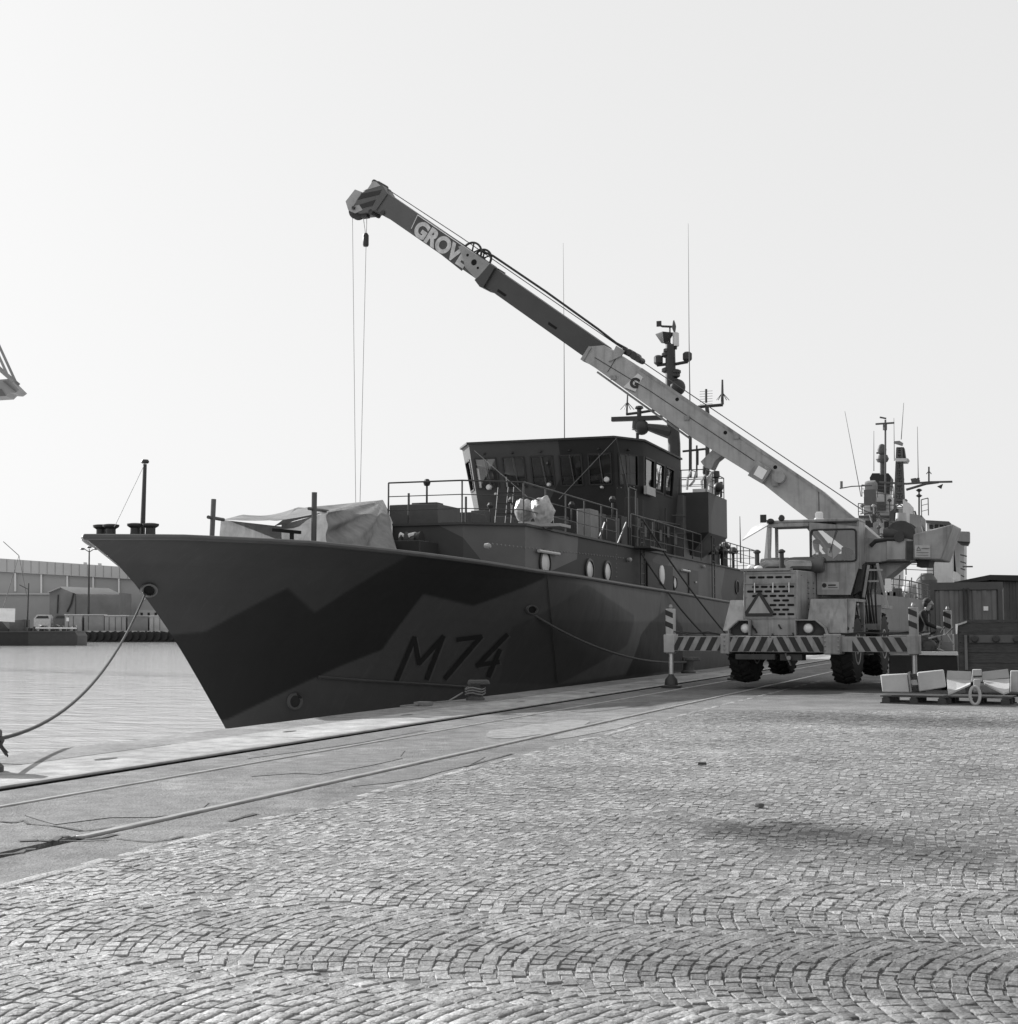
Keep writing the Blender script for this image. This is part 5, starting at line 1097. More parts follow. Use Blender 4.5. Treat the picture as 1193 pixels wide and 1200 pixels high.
for u in (1142, 1167, 1191):
    b = MB(); b.lathe([(.055,-.05),(.08,-.03),(.08,.0)], at_y(u, 748.5, Yk-.045), 'Y', 10); b.build('bolt', M_dark, skip)
px_prism([(1130,744),(1133,744),(1134.5,785),(1131,785)], Yk-.07, .05, 'stake', mat('stake_grey', .14, .7), skip)
px_prism([(1119.5,731.5),(1122.5,731),(1121.5,743),(1120,743)], Yk-.05, .1, 'corner_iron', M_white, skip); px_prism([(1122,731),(1133,727.5),(1133,729.5),(1123,733)], Yk-.05, .1, 'corner_iron', M_conc, skip)
# low dark flatbed with pipework
bed = thing('flatbed_trailer', 'low black flatbed with pale board and pipework behind the outrigger', 'trailer', at_z(1085, 803, 0))
Yt = 34.2
b = MB(); q0, q1 = at_y(1042, 795, Yt), at_y(1122, 768, Yt); b.box(q0.x, q1.x, Yt, Yt+1.9, .26, q1.z); b.build('body', M_blk, bed, bevel=.02)
for xx in (q0.x+.3, q1.x-.3):
    for yy in (Yt+.15, Yt+1.6): b = MB(); b.lathe([(.2,-.08),(.24,-.05),(.24,.05),(.2,.08)], (xx, yy, .24), 'X', 16); b.build('wheel', M_black, bed)
px_prism([(1074,763.5),(1121,764),(1121,768),(1074,767.5)], Yt-.04, .6, 'pale_board', M_white, bed)
b = MB()
for k in range(16):
    u, v = random.uniform(1078,1100), random.uniform(744,763); p = at_y(u, v, Yt+.6); b.tube([p, p + Vector((random.uniform(-.2,.2), .1, random.uniform(-.2,.2))), p + Vector((random.uniform(-.3,.3), .3, random.uniform(-.25,.1)))], .03, 6)
b.build('pipework', M_dark, bed)
b = MB()
for (pa) in ([(1088,748),(1096,746),(1108,744),(1117,735)], [(1102,742),(1107,734)], [(1100,760),(1103,748),(1104,740)], [(1110,744),(1118,756)], [(1080,744),(1090,742)], [(1098,760),(1106,763)]): b.tube([at_y(u, v, Yt+.4) for u, v in pa], .022, 6)
b.build('valve_pipe', M_steel, bed)
px_prism([(1092,752),(1116,752),(1117,763),(1093,763)], Yt+.7, .3, 'pump_case', mat('pump_grey', .2), bed)
b = MB(); b.ball(at_y(1082,752,Yt+.6), .22,.2,.2); b.ball(at_y(1088,758,Yt+.5), .2,.2,.18); b.build('pump', M_dark, bed)

# ------------------------------------------------------------------ containers and sheds behind
def corrug(x0, x1, y, z0, z1, nrib, dep, m, name, par):
    b = MB(); pts = []; n = nrib
    for k in range(n):
        a = x0 + (x1-x0)*k/n; wd = (x1-x0)/n; pts += [(a, y), (a+wd*.35, y), (a+wd*.5, y-dep), (a+wd*.85, y-dep)]
    pts.append((x1, y)); b.grid([[(x, yy, z0) for x, yy in pts], [(x, yy, z1) for x, yy in pts]]); return b.build(name, m, par)
Yc = 47.0; q0, q1 = at_y(1091, 684, Yc), at_y(1173, 683, Yc); zt_ = q0.z
ct = thing('shipping_container', 'grey steel shipping container with ribbed doors behind the workman', 'container', (q0.x, Yc, 0))
M_ct = mat('container_paint', .15, .6, .2, 1.2, streak=.35)
b = MB(); b.box(q0.x, q1.x, Yc, Yc+6, .15, zt_); b.build('body', M_ct, ct)
xm = (q0.x+q1.x)/2
corrug(q0.x+.12, xm-.05, Yc-.03, .3, zt_-.22, 3, .035, M_ct, 'door', ct); corrug(xm+.05, q1.x-.12, Yc-.03, .3, zt_-.22, 3, .035, M_ct, 'door', ct)
b = MB(); b.box(q0.x-.05,q1.x+.05,Yc-.09,Yc+.02,zt_-.2,zt_+.03); b.box(q0.x-.03,q0.x+.10,Yc-.09,Yc+.01,.1,zt_-.2); b.box(q1.x-.10,q1.x+.03,Yc-.09,Yc+.01,.1,zt_-.2); b.build('door_frame', mat('container_frame', .08, .6), ct)
for x in (xm-.06, xm+.06): b = MB(); b.tube([(x,Yc-.12,.3),(x,Yc-.12,zt_-.15)], .03, 6); b.build('lock_rod', M_dark, ct)
px_prism([(1152.5,710.5),(1158,710.5),(1158,715.5),(1152.5,715.5)], Yc-.10, .015, 'label_plate', M_white, ct)
Ys = 58.0; s0, s1 = at_y(1121, 682, Ys), at_y(1240, 682, Ys)
sh = thing('corrugated_shed', 'dark corrugated shed with flat dark roof behind the container', 'shed', (s0.x, Ys, 0))
M_sh = mat('shed_sheet', .075, .7, .2, 1, streak=.3)
b = MB(); b.box(s0.x, s0.x+9, Ys, Ys+10, 0, s0.z); b.build('wall', M_sh, sh); corrug(s0.x, s0.x+9, Ys-.02, 0, s0.z, 40, .03, M_sh, 'cladding', sh)
b = MB(); r0, r1, r2 = at_y(1118,682,Ys-.2), at_y(1160,673.5,Ys-.2), at_y(1300,676,Ys-.2); b.prism([r0, r1, r2, r2-Vector((0,0,.25)), r1-Vector((0,0,.2)), r0-Vector((0,0,.1))], (0,10.4,0)); b.build('roof', mat('roof_felt', .03, .8), sh)

# ------------------------------------------------------------------ people
def person(label, joints, edges, radii, loc, rz, skin_test, hair=None, cloth=.02, name='person', hairc=.05):
    me = bpy.data.meshes.new('person'); me.from_pydata(joints, edges, []); o = bpy.data.objects.new('tmp', me); col.objects.link(o)
    md = o.modifiers.new('skin', 'SKIN'); md.use_smooth_shade = True
    for i, r_ in enumerate(radii): me.skin_vertices[0].data[i].radius = (r_[0], r_[1]) if isinstance(r_, tuple) else (r_, r_)
    me.skin_vertices[0].data[0].use_root = True
    sb_ = o.modifiers.new('sub', 'SUBSURF'); sb_.levels = 2; sb_.render_levels = 2
    dg = bpy.context.evaluated_depsgraph_get(); m2 = bpy.data.meshes.new_from_object(o.evaluated_get(dg)); bpy.data.objects.remove(o)
    m2.materials.clear(); m2.materials.append(mat('cloth_%.3f' % cloth, cloth, .9, .25, 8, bump=.4, bscale=14)); m2.materials.append(mat('skin', .34, .55, .1)); 
    for p in m2.polygons: p.material_index = 1 if skin_test(p.center) else 0; p.use_smooth = True
    o = bpy.data.objects.new(name, m2); col.objects.link(o); o.location = loc; o.rotation_euler = (0,0,rz); tag(o, label, 'person')
    if hair:
        b = MB()
        for c, r_ in hair: b.ball(c, *r_, 14, 10)
        h = b.build('hair', mat('hair', hairc, .8), o, world=False)
    return o
# standing workman bent over the gear, facing right (+x), hands forward
J = [(0,0,.95),(.03,0,1.15),(.10,0,1.33),(.17,0,1.44),(.22,0,1.50),(.26,0,1.58),(.275,0,1.66),(.27,0,1.73),   # 0-7 spine, neck, head
     (.11,-.19,1.40),(.20,-.24,1.16),(.42,-.17,1.07),(.50,-.15,1.06), (.11,.19,1.40),(.20,.24,1.16),(.42,.15,1.07),(.50,.13,1.06),   # arms
     (-.01,-.10,.90),(.06,-.11,.50),(-.02,-.12,.08),(.12,-.13,.04), (-.01,.10,.90),(.04,.11,.50),(-.05,.12,.08),(.09,.13,.04),
     (.55,-.17,1.05),(.56,-.13,1.045),(.55,.11,1.05),(.56,.15,1.045),(.385,0,1.615),(.33,0,1.575)]
Ed = [(0,1),(1,2),(2,3),(3,4),(4,5),(5,6),(6,7),(2,8),(8,9),(9,10),(10,11),(2,12),(12,13),(13,14),(14,15),(0,16),(16,17),(17,18),(18,19),(0,20),(20,21),(21,22),(22,23),(11,24),(11,25),(15,26),(15,27),(6,28),(5,29)]
Rd = [(.15,.12),(.155,.12),(.17,.13),(.09,.09),.058,.075,.092,.07,.075,.058,.045,.038,.075,.058,.045,.038,.095,.07,.055,.04,.095,.07,.055,.04,.012,.012,.012,.012,.018,.05]
def sk(c): return (c.z > 1.475 and c.x > .17) or (c.x > .43 and c.z < 1.2)
wp = at_y(1079, 780, 36.6)
w1 = person('bearded workman in dark overalls bending over the pipework by the container', J, Ed, Rd, Vector((wp.x-.05, 36.6, .34)), R(4), sk, hair=[((.235,0,1.70),(.105,.098,.085)),((.20,0,1.64),(.08,.092,.09)),((.33,0,1.535),(.05,.05,.055))], cloth=.022)
b = MB(); b.box(wp.x-.7, wp.x+.6, 36.2, 37.2, 0, .34); tag(b.build('wooden_platform', M_wood, bevel=.01), 'low timber platform under the bearded workman', 'platform')
# second man, only his back showing above the skip
wp2 = at_y(1187, 728, 33.6)
J2 = [(j[0]*1.0, j[1], j[2]) for j in J]
w2 = person('dark clothed man stooping behind the timber skip at the right edge', [(x + max(0,(z-.95))*.9, y, z - max(0,(z-.95))*.28) for x, y, z in J], Ed, Rd, Vector((wp2.x-.25, 33.6, .25)), R(20), lambda c: c.x > .85, cloth=.018)
# crane driver seated in the cab, arm to the levers
JD = [(.55,0,2.62),(.58,0,2.85),(.55,0,3.05),(.52,0,3.16),(.49,0,3.22),(.47,0,3.30),(.465,0,3.40),(.47,0,3.47),(.50,-.2,3.10),(.30,-.24,2.95),(.05,-.18,3.02),(-.05,-.15,3.03),(.50,.2,3.10),(.34,.24,2.9),(.08,.16,2.95),(0,.14,2.96),(.5,-.1,2.62),(.1,-.12,2.66),(.05,-.12,2.3),(.5,.1,2.62),(.1,.12,2.66),(.05,.12,2.3),(-.10,-.15,3.02),(-.04,.14,2.95)]
JD = [(x-.25, y+1.98, z) for x, y, z in JD]
ED = [(0,1),(1,2),(2,3),(3,4),(4,5),(5,6),(6,7),(2,8),(8,9),(9,10),(10,11),(2,12),(12,13),(13,14),(14,15),(0,16),(16,17),(17,18),(0,19),(19,20),(20,21),(11,22),(15,23)]
RDv = [(.15,.12),(.15,.12),(.16,.12),.08,.055,.075,.09,.07,.075,.055,.045,.035,.075,.055,.045,.035,.09,.07,.05,.09,.07,.05,.015,.015]
drv = person('crane driver in dark clothes seated inside the crane cab', JD, ED, RDv, CR_O, CR_A, lambda c: c.z > 3.19 or c.x < -.22 and c.z > 2.9, hair=[((.23,1.98,3.44),(.10,.10,.075))], cloth=.015, hairc=.6)

# ------------------------------------------------------------------ the second warship, lying beyond
s2 = thing('naval_ship', 'pale grey older warship with lattice mast and black funnel cap, far along the quay', 'warship', (-10.5, 130, -1.9))
M_g1 = mat('naval_grey', .20, .6, .14, .6, streak=.2); M_g2 = mat('naval_grey_dark', .075, .6, .2, .8); M_pal = mat('naval_pale', .5, .6, .1, .7, streak=.15); M_funnel = mat('funnel_black', .02, .6)
def s2p(pts, Y, dep, name, m, par=s2): b = MB(); b.prism([at_y(u, v, Y) for u, v in pts], (0, dep, 0)); return b.build(name, m, par)
b = MB(); prof = [(92,1.2,3.6),(97,3.6,3.4),(105,4.8,3.2),(120,5.4,3.0),(170,5.6,2.8),(200,5.2,2.8)]
xc2 = -10.3
rowsS = [[(xc2+h_*.75*sd, Y, -2.4), (xc2+h_*sd, Y, -.2), (xc2+h_*sd, Y, z)] for sd in (1,) for Y, h_, z in prof]; b.grid(rowsS); rowsP = [[(xc2-h_*.75, Y, -2.4), (xc2-h_, Y, -.2), (xc2-h_, Y, z)] for Y, h_, z in prof]; b.grid(rowsP)
b.grid([[(xc2-h_, Y, z-.05), (xc2+h_, Y, z-.05)] for Y, h_, z in prof]); b.add([rowsS[0][0],rowsS[0][1],rowsS[0][2],rowsP[0][2],rowsP[0][1],rowsP[0][0]], [(0,1,2,3,4,5)]); b.build('hull', M_g1, s2)
b = MB(); b.tube([(xc2+h_+.03, Y, 1.2) for Y, h_, z in prof], .12, 6); b.build('rubbing_strake', M_g2, s2)
railing([(xc2+h_-.1, Y, z) for Y, h_, z in prof[:5]], 1.1, 2.4, 3, s2, .04, M_g2)
s2p([(1007,606),(1048,606),(1048,720),(1007,720)], 150, 12, 'superstructure', M_pal)
s2p([(1006,604),(1052,604),(1052,607),(1006,607)], 149.6, 13, 'deck_edge', M_g2)
s2p([(1012,582),(1045,582),(1045,605),(1012,605)], 152, 7, 'funnel_base', M_pal)
b = MB(); c = at_y(1029, 604, 154.5); b.lathe([(1.5,0),(1.45,1.8),(1.3,3.0)], c, n=16); b.build('funnel_casing', M_pal, s2)
s2p([(1019,560),(1022,554.5),(1041,554.5),(1044,559),(1042,578),(1029,576),(1021,570)], 153, 3.2, 'funnel_cap', M_funnel)
s2p([(1048,596),(1058,596),(1058,622),(1042,618),(1042,600)], 149, 3, 'deckhouse', M_g2)
c = at_y(1021, 570, 150); b = MB(); b.lathe([(.5,-.6),(.6,-.3),(.6,.4),(.3,.6)], c, 'X', 12); b.lathe([(.25,-1),(.4,0)], c, n=8); b.build('fire_director', M_g1, s2)
# masts
b = MB()
for du in (-6, 6):
    b.bar(at_y(1054+du, 600, 146), at_y(1054+du*.45, 525, 146), .18); b.bar(at_y(1054+du, 600, 148), at_y(1054+du*.45, 525, 148), .18)
for k in range(8):
    v = 595 - k*9; f = 1-.55*k/8
    b.bar(at_y(1054-6*f, v, 146), at_y(1054+6*f, v-8, 146), .10); b.bar(at_y(1054+6*f, v, 146), at_y(1054-6*f, v-8, 146), .10); b.bar(at_y(1054-6*f, v, 146), at_y(1054+6*f, v, 146), .12)
lm = b.build('lattice_mast', M_g2, s2)
s2p([(1050.5,560),(1059,560),(1058,590),(1049,590)], 146.6, .8, 'mast_trunk', M_g2, lm); s2p([(1052,530),(1058,530),(1058,560),(1051,560)], 146.6, .7, 'mast_trunk', M_g2, lm)
s2p([(1047,537),(1064,537),(1062,540.5),(1050,540.5)], 145.5, 2.4, 'mast_platform', M_pal, lm); s2p([(1052,524),(1059,524),(1061,537),(1051,537)], 146, 1.5, 'mast_top', M_funnel, lm)
s2p([(1048,517),(1054,516.5),(1058,519),(1057,522),(1047,519)], 146, .6, 'radar', M_g1, lm)
b = MB(); b.tube([at_y(1030,565,146), at_y(1062,567,146), at_y(1090,565,146), at_y(1116,564.5,146)], .11, 6); b.tube([at_y(1062,574,146), at_y(1085,567,146), at_y(1100,565,146)], .13, 6); b.tube([at_y(984,572.5,146), at_y(998,570,146), at_y(1022,569,146)], .06, 6); b.build('yardarm', M_g2, lm)
s2p([(1067,561),(1073,560),(1078,563),(1076,566),(1068,565)], 146, .6, 'aerial_array', M_g2, lm); s2p([(1098,570),(1105,567),(1103,573)], 146, .2, 'pennant', M_dark, lm)
for u, v0, v1, r_ in ((1076,566,560,.14),(1088.5,564,547,.09),(986,572,564,.14),(1077,640,573,.09),(1037.5,590,492,.10)): b = MB(); b.tube([at_y(u, v0, 146), at_y(u, v1, 146)], r_, 6); b.build('aerial', M_g2, s2)
for dx in (-3,3): b = MB(); b.tube([at_y(1088.5,552,146), at_y(1088.5+dx,555.5,146)], .04, 4); b.build('aerial_leg', M_g2, s2)
b = MB(); b.tube([at_y(1026,497,146), at_y(1048,495.5,146)], .10, 6); b.tube([at_y(1031,489,146), at_y(1038.5,490.5,146)], .09, 6); b.tube([at_y(1037,497,146), at_y(1037,504,146)], .22, 6); b.build('wind_sensor', M_g2, s2)
b = MB(); b.tube([at_y(1034,556,150), at_y(1034,540,150)], .25, 8); b.lathe([(.5,-.3),(.65,0),(.5,.4)], at_y(1034,538,150), n=12); b.ball(at_y(1033.5,527,150), .45,.3,.6); b.tube([at_y(1027,531,150), at_y(1036,530,150)], .1, 6); b.build('radar_post', M_g2, s2)
for u0, v0, u1, v1 in ((1009,582,990,482),(1056,515,1059,472),(1076,560,1075,500),(1024,552,1024,505),(1048,540,1047.5,490)): b = MB(); b.tube([at_y(u0,v0,148), at_y(u1,v1,148)], .045, 5, .02); b.build('whip_aerial', M_g2, s2)
for v in (574.5, 581): b = MB(); b.lathe([(.12,-.15),(.32,0),(.12,.15)], at_y(1077,v,146), n=10); b.build('lantern', M_dark, s2)
# bridge and wings
s2p([(1058,585),(1066,590),(1070,606),(1070,650),(1058,650)], 140, 5, 'mast_house', M_pal); s2p([(1066,602),(1080,604),(1080,650),(1066,650)], 138, 6, 'signal_deck', M_g1)
railing([at_y(1080,606,138), at_y(1088,604,138)], 1.6, 1, 3, s2, .05, M_g2)
s2p([(1086,611),(1112,613),(1116,617),(1116,700),(1086,700)], 134, 12, 'bridge', M_pal); s2p([(1085,609.5),(1112,611),(1117,616),(1114,616),(1085,612.5)], 133.6, 12.6, 'bridge_roof', M_g2)
for k in range(4): s2p([(1089+k*6,614.5),(1093.5+k*6,615),(1093.5+k*6,620),(1089+k*6,619.5)], 133.9, .08, 'window', M_funnel)
s2p([(1117,630),(1123,700),(1130,700),(1130,630)], 137, 6, 'bridge_side', M_pal); w_ = s2p([(1121,622.5),(1136,623),(1136,635),(1121,634)], 134, 2.0, 'bridge_wing', M_g1); s2p([(1121,634),(1136,635),(1134,639),(1126,638)], 134.2, 1.6, 'wing_bracket', M_dark, w_)
s2p([(1116.5,669),(1122,671),(1122,692),(1116.5,692)], 120, 6, 'ready_locker', M_pal); s2p([(1097,672),(1116,678),(1116,690),(1097,690)], 116, 8, 'gun_house', M_pal)
b = MB(); c = at_y(1075, 690, 112); b.lathe([(1.3,-2),(1.3,-.2),(1.0,.3),(.4,.5)], c, n=18); b.build('turret', M_g1, s2); b = MB(); c = at_y(1086,688,110); b.lathe([(.7,-1),(.75,.5),(.4,1.0)], c, n=14); b.build('capstan_cover', M_g2, s2)
for k in range(12):
    u = 1042 + k*4.4 + random.uniform(-1,1); v = 692 + k*2.0; p = at_y(u, v, 104-k*.3); b = MB(); b.lathe([(.25,-.3),(.3,.1),(.15,.4)], p, n=8); b.tube([p, p - Vector((0,0,2))], .08, 5); b.build('deck_fitting', M_g2 if k % 3 else M_pal, s2)
for k in range(5): s2p([(1010+k*7,625),(1013+k*7,625),(1013+k*7,631),(1010+k*7,631)], 149.9, .08, 'window', M_funnel)
b = MB(); p = at_y(1006, 625, 149); b.box(p.x-.5, p.x+1.3, 148.4, 150, p.z-3, p.z); b.build('boat_locker', M_g2, s2)
for k in range(5): b = MB(); b.tube([at_y(1125+k*.3, 650+k*8, 130), at_y(1133-k*1.0, 650+k*8+2, 130)], .06, 5); b.build('davit', M_g2, s2)
b = MB(); b.tube([at_y(1128,664,132), at_y(1140,664,132)], .07, 5); b.build('boat_boom', M_g2, s2)

r2 = random.Random(11)
for k in range(20):
    u = r2.uniform(1006,1068); v = r2.choice((604,604,582,619,645)) - r2.uniform(0,3); Yq = r2.uniform(140,149); p = at_y(u, v, Yq); hh = r2.uniform(.4,1.6); b = MB()
    if k % 3 == 0: b.tube([p, p + Vector((0,0,hh*1.4))], .06, 5); b.lathe([(.1,0),(.25,.1),(.1,.3)], p + Vector((0,0,hh*1.2)), n=8)
    elif k % 3 == 1: b.box(p.x-hh*.4, p.x+hh*.4, Yq, Yq+.8, p.z-.8, p.z+hh*.5)
    else: b.tube([p, p + Vector((hh,0,.2)), p + Vector((hh*1.4,0,-.9))], .08, 5)
    b.build('deck_fitting', (M_g2, M_g1, M_dark, M_g2)[k % 4], s2)
for v, Yq, ua, ub in ((604,149,1006,1050),(582,151.5,1010,1047),(640,139,1010,1066),(655,120,1020,1090),(672,110,1030,1094)):
    railing([at_y(ua, v, Yq), at_y(ub, v+(ub-ua)*.05, Yq)], 1.2, 1.6, 3, s2, .05, M_g2)
for k in range(6):
    u = 1030+k*7; p = at_y(u, 690+k*1.6, 100); b = MB(); b.box(p.x-.3, p.x+.3, 100, 100.8, 2.2, p.z + r2.uniform(-.2,.6)); b.tube([(p.x,100,2.5),(p.x+.2,100,p.z+1.2)], .05, 5); b.build('deck_locker', (M_g2, M_pal, M_g1)[k % 3], s2)
s2p([(1014,610),(1024,610),(1024,618),(1014,618)], 149.4, .3, 'doorway', M_funnel); s2p([(1036,611),(1041,611),(1041,620),(1036,620)], 149.4, .3, 'doorway', M_funnel); s2p([(1020,588),(1038,588),(1038,598),(1020,598)], 151.7, .2, 'vent_grille', M_g2)
# ------------------------------------------------------------------ the far shore
FD = 385.0
fq0, fq1 = at_d(-500, 752, FD), at_d(900, 752, FD)
fdir = (fq1-fq0).normalized(); fdir.z = 0; fn = Vector((-fdir.y, fdir.x, 0))
def fpt(u, v, off=0): p = at_d(u, v, FD); return p + fn*off
def fprism(pts, off, dep, name, m, par=None, bevel=0): b = MB(); b.prism([fpt(u, v, off) for u, v in pts], fn*dep); return b.build(name, m, par)
zq = at_d(100, 739.5, FD).z
b = MB(); A_ = Vector((fq0.x, fq0.y, 0)); B_ = Vector((fq1.x, fq1.y, 0)); b.hexa([A_+Vector((0,0,-4)), B_+Vector((0,0,-4)), B_+fn*900+Vector((0,0,-4)), A_+fn*900+Vector((0,0,-4))], [A_+Vector((0,0,zq)), B_+Vector((0,0,zq)), B_+fn*900+Vector((0,0,zq)), A_+fn*900+Vector((0,0,zq))])
fquay = tag(b.build('far_quay', mat('far_quay_stone', .10, .8, .3, .3)), kind='structure')
for k in range(22):
    u = 60 + k*8.3; p = fpt(u, 745.5, -.4); b = MB(); b.lathe([(.5,-.3),(1.25,-.4),(1.25,.4),(.5,.3)], p, 'Y', 12); b.build('tyre_fender', M_black, fquay)
for k in range(12): u = 92+k*9; fprism([(u,739.2),(u+6,739.2),(u+6,740.8),(u,740.8)], -.3, .3, 'quay_beam', M_conc, fquay)
wh_ = thing('warehouse', 'long grey shipyard hall with pale pillars across the water', 'building', fpt(60, 738, 40))
M_w1 = mat('hall_sheet_upper', .50, .8, .08, .05); M_w2 = mat('hall_sheet_lower', .37, .8, .08, .05)
def hv(u, v0, v1): return v0 + (v1-v0)*(u/124.0)
fprism([(-400,hv(-400,649.5,658)),(300,hv(300,649.5,658)),(300,hv(300,666,673)),(-400,hv(-400,666,673))], 44, 60, 'upper_wall', M_w1, wh_)
fprism([(-400,hv(-400,666,673)),(300,hv(300,666,673)),(300,740),(-400,740)], 45, 58, 'lower_wall', M_w2, wh_)
for k in range(-5, 7):
    u = 19.5 + k*34.0 - (k*k*.15 if k > 0 else 0); fprism([(u-.8,hv(u,666.5,673)),(u+.8,hv(u,666.5,673)),(u+.8,hv(u,691,699)),(u-.8,hv(u,691,699))], 44.2, .7, 'pillar', M_white, wh_)
for k in range(-16, 16): u = k*10.5+4; fprism([(u,hv(u,650,658.5)),(u+.3,hv(u,650,658.5)),(u+.3,hv(u,665.5,672.5)),(u,hv(u,665.5,672.5))], 43.9, .1, 'sheet_joint', mat('joint_grey', .18), wh_)
for u in (41, 60, 104, 117): fprism([(u-1.2,hv(u,647,655)),(u+1.2,hv(u,647,655)),(u+1.2,hv(u,650,658.6)),(u-1.2,hv(u,650,658.6))], 45, 2, 'roof_vent', M_w1, wh_)
fprism([(109,643),(116,643),(116,660),(109,660)], 60, 8, 'lift_tower', M_conc, wh_)
fprism([(119,700),(260,704),(260,740),(119,740)], 36, 8, 'low_annex', M_w2, wh_); fprism([(122,713),(260,715),(260,722),(122,722)], 35.6, .4, 'annex_band', M_w1, wh_)
for k in range(6): fprism([(125+k*9,716),(128+k*9,716),(128+k*9,719.5),(125+k*9,719.5)], 35.5, .1, 'window', M_dark, wh_)
fprism([(-200,692),(26,692),(26,740),(-200,740)], 36, 8, 'low_annex', M_w2, wh_); fprism([(-200,691),(27,691),(27,693),(-200,693)], 35.5, 9, 'annex_roof', M_w1, wh_)
for k in range(3): fprism([(129+k*4.5,684),(131+k*4.5,683.6),(131+k*4.5,685),(129+k*4.5,685.3)], 43.7, .3, 'wall_lamp', M_white, wh_)
sd = thing('gabled_shed', 'dark gabled tarpaulin shed with pale roof on the far quay', 'shed', fpt(70, 738, 18))
M_sd = mat('shed_cloth', .20, .8, .15, .3)
fprism([(33,691),(49,686),(64,692),(64,738),(33,738)], 18, 14, 'gable_end', M_sd, sd); fprism([(64.2,692),(118,692.5),(118,738),(64.2,738)], 18.5, 13, 'side_wall', M_sd, sd)
b = MB(); q = [fpt(49,685.2,16), fpt(108,687.3,16), fpt(118.5,692.8,17.5), fpt(65,692.3,17.5)]; b.loft(q, [p + Vector((0,0,-.35)) + fn*.5 for p in q]); b.build('roof', mat('shed_roof', .85, .6, .06, .2), sd)
b = MB(); q = [fpt(48.8,685.2,16), fpt(32,691.8,17), fpt(32,692.8,17), fpt(48.8,686.4,16)]; b.prism(q, fn*14); b.build('eaves', M_conc, sd)
b = MB(); b.tube([fpt(63,693,17.8), fpt(60,706,17.7), fpt(55,716,17.8)], .25, 5); b.tube([fpt(44,695,17.8), fpt(43,718,17.7)], .2, 5); b.build('curtain_fold', M_dark, sd)
lp = thing('street_lamp', 'tall twin-armed lamp mast on the far quay beside the shed', 'lamp post', fpt(94.5, 738, 8))
b = MB(); b.tube([fpt(93.5,738,8), fpt(94.5,645,8)], .32, 8, .18); b.build('mast', M_dark, lp)
for du, dv in ((-8,-4),(8,-4),(0,-4)):
    b = MB(); b.tube([fpt(94.5,645,8), fpt(94.5+du*.8,645+dv,8)], .12, 6); a_ = b.build('arm', M_dark, lp); p = fpt(94.5+du,644.3+dv+ (1 if du else -1),8); b = MB(); b.ball(p, .75,.5,.28); b.build('lamp_head', M_dark, a_)
tones = [.24,.30,.2,.38,.26,.3]
for k, (u0, u1, v0) in enumerate(((95,118,720.5),(119,144,721.5),(146,170,722),(172,196,722),(198,224,722),(72,92,720.5))):
    t = thing('storage_container', ('grey storage container on the far quay, number %d from the shed' % (k+1)) if False else ['dark grey container beside the lamp mast on the far quay','mid grey container second along the far quay','dark doorless container left of the bow on the far quay','pale grey container just under the bow on the far quay','grey container hidden behind the bow','pale box with small window on the far quay before the shed'][k], 'container', fpt((u0+u1)/2, 739, 3), 0, 'containers on the far quay')
    m_ = mat('far_box_%d' % k, tones[k], .7, .15, .4); fprism([(u0,v0),(u1,v0),(u1,739.3),(u0,739.3)], 3, 3.0, 'body', m_, t); fprism([(u0-.3,v0-.8),(u1+.3,v0-.8),(u1+.3,v0),(u0-.3,v0)], 2.7, 3.6, 'roof', mat('far_box_roof_%d' % k, min(tones[k]*2.2,.6), .7), t)
    for j in range((1,3,0,2,1,2)[k]): u = u0 + (u1-u0)*(j+.7)/3.4; fprism([(u,v0+1.5),(u+.4,v0+1.5),(u+.4,738.5),(u,738.5)], 2.9, .1, 'rib', M_dark, t)
    if k == 5: fprism([(74,723.5),(77,723.5),(77,728),(74,728)], 2.85, .15, 'window', M_white, t)
for k, (u0, lab) in enumerate(((31,'pale van parked behind the moored barge across the water'),(54,'dark van parked in front of the far shed'))):
    t = thing('parked_van', lab, 'van', fpt(u0+9, 738, 6), 0, 'vans on the far quay'); m_ = mat('van_%d' % k, (.5,.12)[k], .4)
    fprism([(u0,736),(u0,724.5),(u0+4,720),(u0+18,720),(u0+20,723),(u0+20,736)], 6, 2.2, 'body', m_, t); fprism([(u0+2,724.5),(u0+5,721.5),(u0+17,721.5),(u0+18,724.5)], 5.9, .08, 'window', M_dark, t)
    for du in (4, 16): b = MB(); b.lathe([(.4,-.1),(.45,0),(.4,.1)], fpt(u0+du,736.5,5.95), 'Y', 12); b.build('wheel', M_black, t)
# moored barge
BD = 300.0
bg_ = thing('moored_barge', 'low dark camouflaged barge lying across the water at the left edge', 'barge', at_d(30, 750, BD))
def bprism(pts, off, dep, name, m, par=bg_): b = MB(); b.prism([at_d(u, v, BD) + fn*off for u, v in pts], fn*dep); return b.build(name, m, par)
bprism([(-60,741),(88,740.5),(91,745),(90.5,757),(-60,759)], 0, 7, 'hull', camo_mat('barge_camouflage', .10, [.035,.06,.09], seed=5)); bprism([(-60,739.6),(88.5,739.2),(88.5,740.8),(-60,741.2)], -.2, 7.4, 'deck_edge', M_g2)
bprism([(-60,720),(0,728),(8,737),(8,740),(-60,740)], 1, 4, 'foredeck_house', M_dark); bprism([(9,727),(26,726),(26,740),(9,740)], 1, 4, 'deckhouse', M_g2)
b = MB(); b.grid(sheet([at_d(-40,712,BD), at_d(18,713,BD), at_d(17.5,729,BD), at_d(-40,726,BD)], n=8, wr=.12, seed=21)); b.build('white_canvas', M_white, bg_)
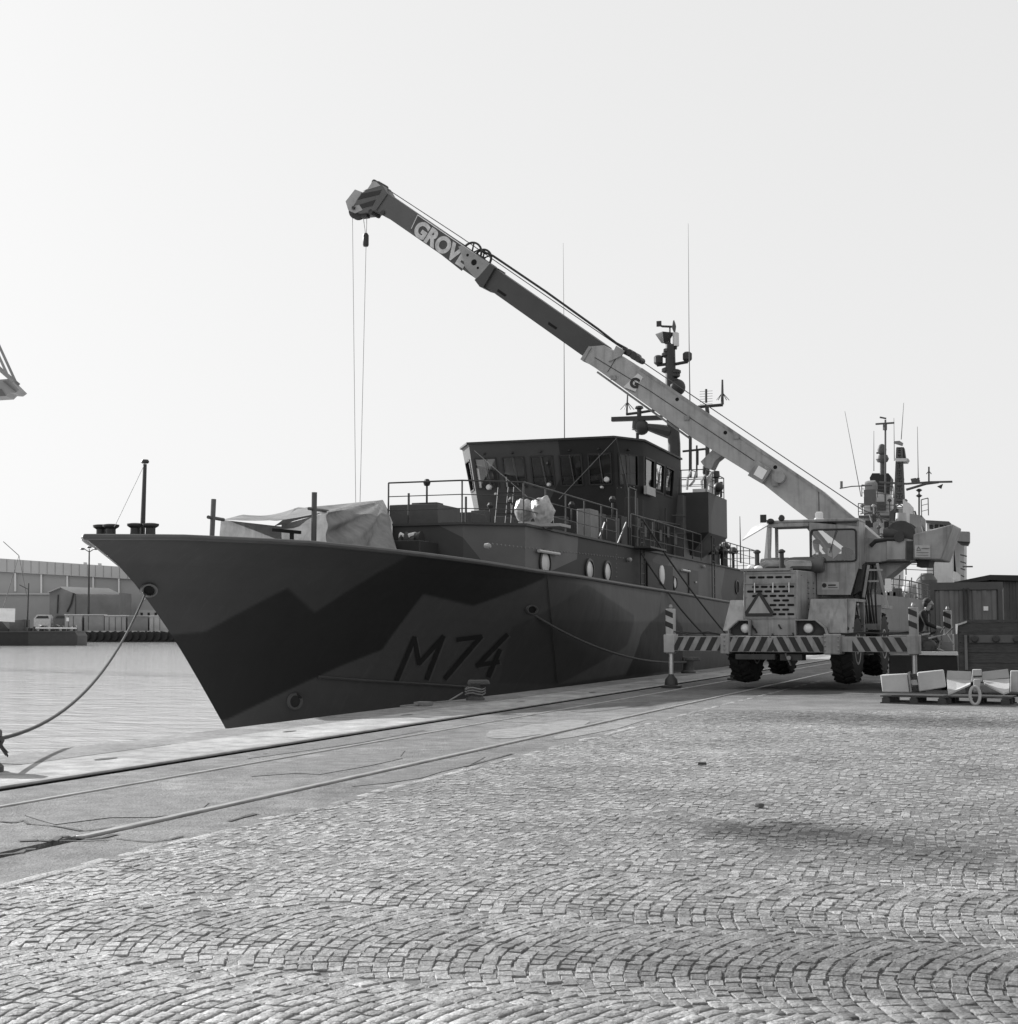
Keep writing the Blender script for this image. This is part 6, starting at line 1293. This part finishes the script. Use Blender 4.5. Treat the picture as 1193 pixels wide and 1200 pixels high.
b = MB(); b.tube([at_d(28,735,BD)+fn*2, at_d(30,683,BD)+fn*2], .22, 6, .12); b.tube([at_d(19,685,BD)+fn*2, at_d(29,690,BD)+fn*2], .08, 5); b.build('mast', M_dark, bg_)
for k in range(13):
    u = 30 + k*4.4; bprism([(u,736-(k*7 % 5)),(u+3,736-(k*5 % 4)),(u+3,740),(u,740)], 1.5 + k % 3, 1.5, 'deck_gear', (M_dark, M_g2, M_white)[k % 3])
b = MB(); b.tube([at_d(40,736,BD)+fn, at_d(88,736.2,BD)+fn], .16, 6); b.build('pipe', M_white, bg_)
for a_, c_ in (((0,634),(18.5,650.5)),((18.5,650.5),(0,712)),((18.5,650.5),(28,700))): b = MB(); b.tube([at_d(*a_,BD)+fn*2, at_d(*c_,BD)+fn*2], .07, 4); b.build('rigging_wire', M_wire, bg_)

# ------------------------------------------------------------------ jib of a dockside crane reaching in from the left
JDp = 150.0
def jp(u, v, off=0): return at_d(u, v, JDp) + fn*off
jib = thing('dock_crane', 'tip of a grey dock crane jib at the left edge high above the water', 'crane', at_d(-260, 770, JDp))
M_j = mat('dock_crane_grey', .24, .6, .15, .4); M_j2 = mat('dock_crane_dark', .12, .6)
for off in (0, 2.0):
    b = MB(); b.bar(jp(-22,372,off), jp(11,444,off), .22, .26); b.bar(jp(-60,382,off), jp(15,447,off), .26); b.bar(jp(-60,375,off), jp(-260,330,off), .5); b.bar(jp(-22,372,off), jp(-260,300,off), .4)
    for k in range(6): b.bar(jp(-60-k*33, 375-k*7.5, off), jp(-76-k*33, 362-k*8.0, off), .18)
    b.build('jib_chord', M_j, jib)
part_ = MB(); part_.prism([jp(-60,449), jp(10,444), jp(23,457), jp(18,460.5), jp(11,460), jp(7,464), jp(-60,468)], fn*2.4); part_.build('head_platform', M_j, jib)
b = MB(); b.prism([jp(-20,455,-.05), jp(2,456,-.05), jp(7,463.5,-.05), jp(-20,466,-.05)], fn*.04); b.build('platform_panel', M_j2, jib)
b = MB(); b.bar(jp(5,447,-.1), jp(19,459,-.1), .35, .1); b.build('guard_strip', M_j2, jib)
b = MB()
for du in (-12, 12):
    for off in (-1, 3.5): b.bar(jp(-260+du,315,off), Vector((jp(-260+du*1.8,315,off).x, jp(-260+du*1.8,315,off).y, -2.2)), .5)
for k in range(9):
    v = 330 + k*50; b.bar(jp(-274,v,-1), jp(-246,v+48,-1), .25); b.bar(jp(-246,v,-1), jp(-274,v+48,-1), .25)
b.build('tower', M_j, jib)
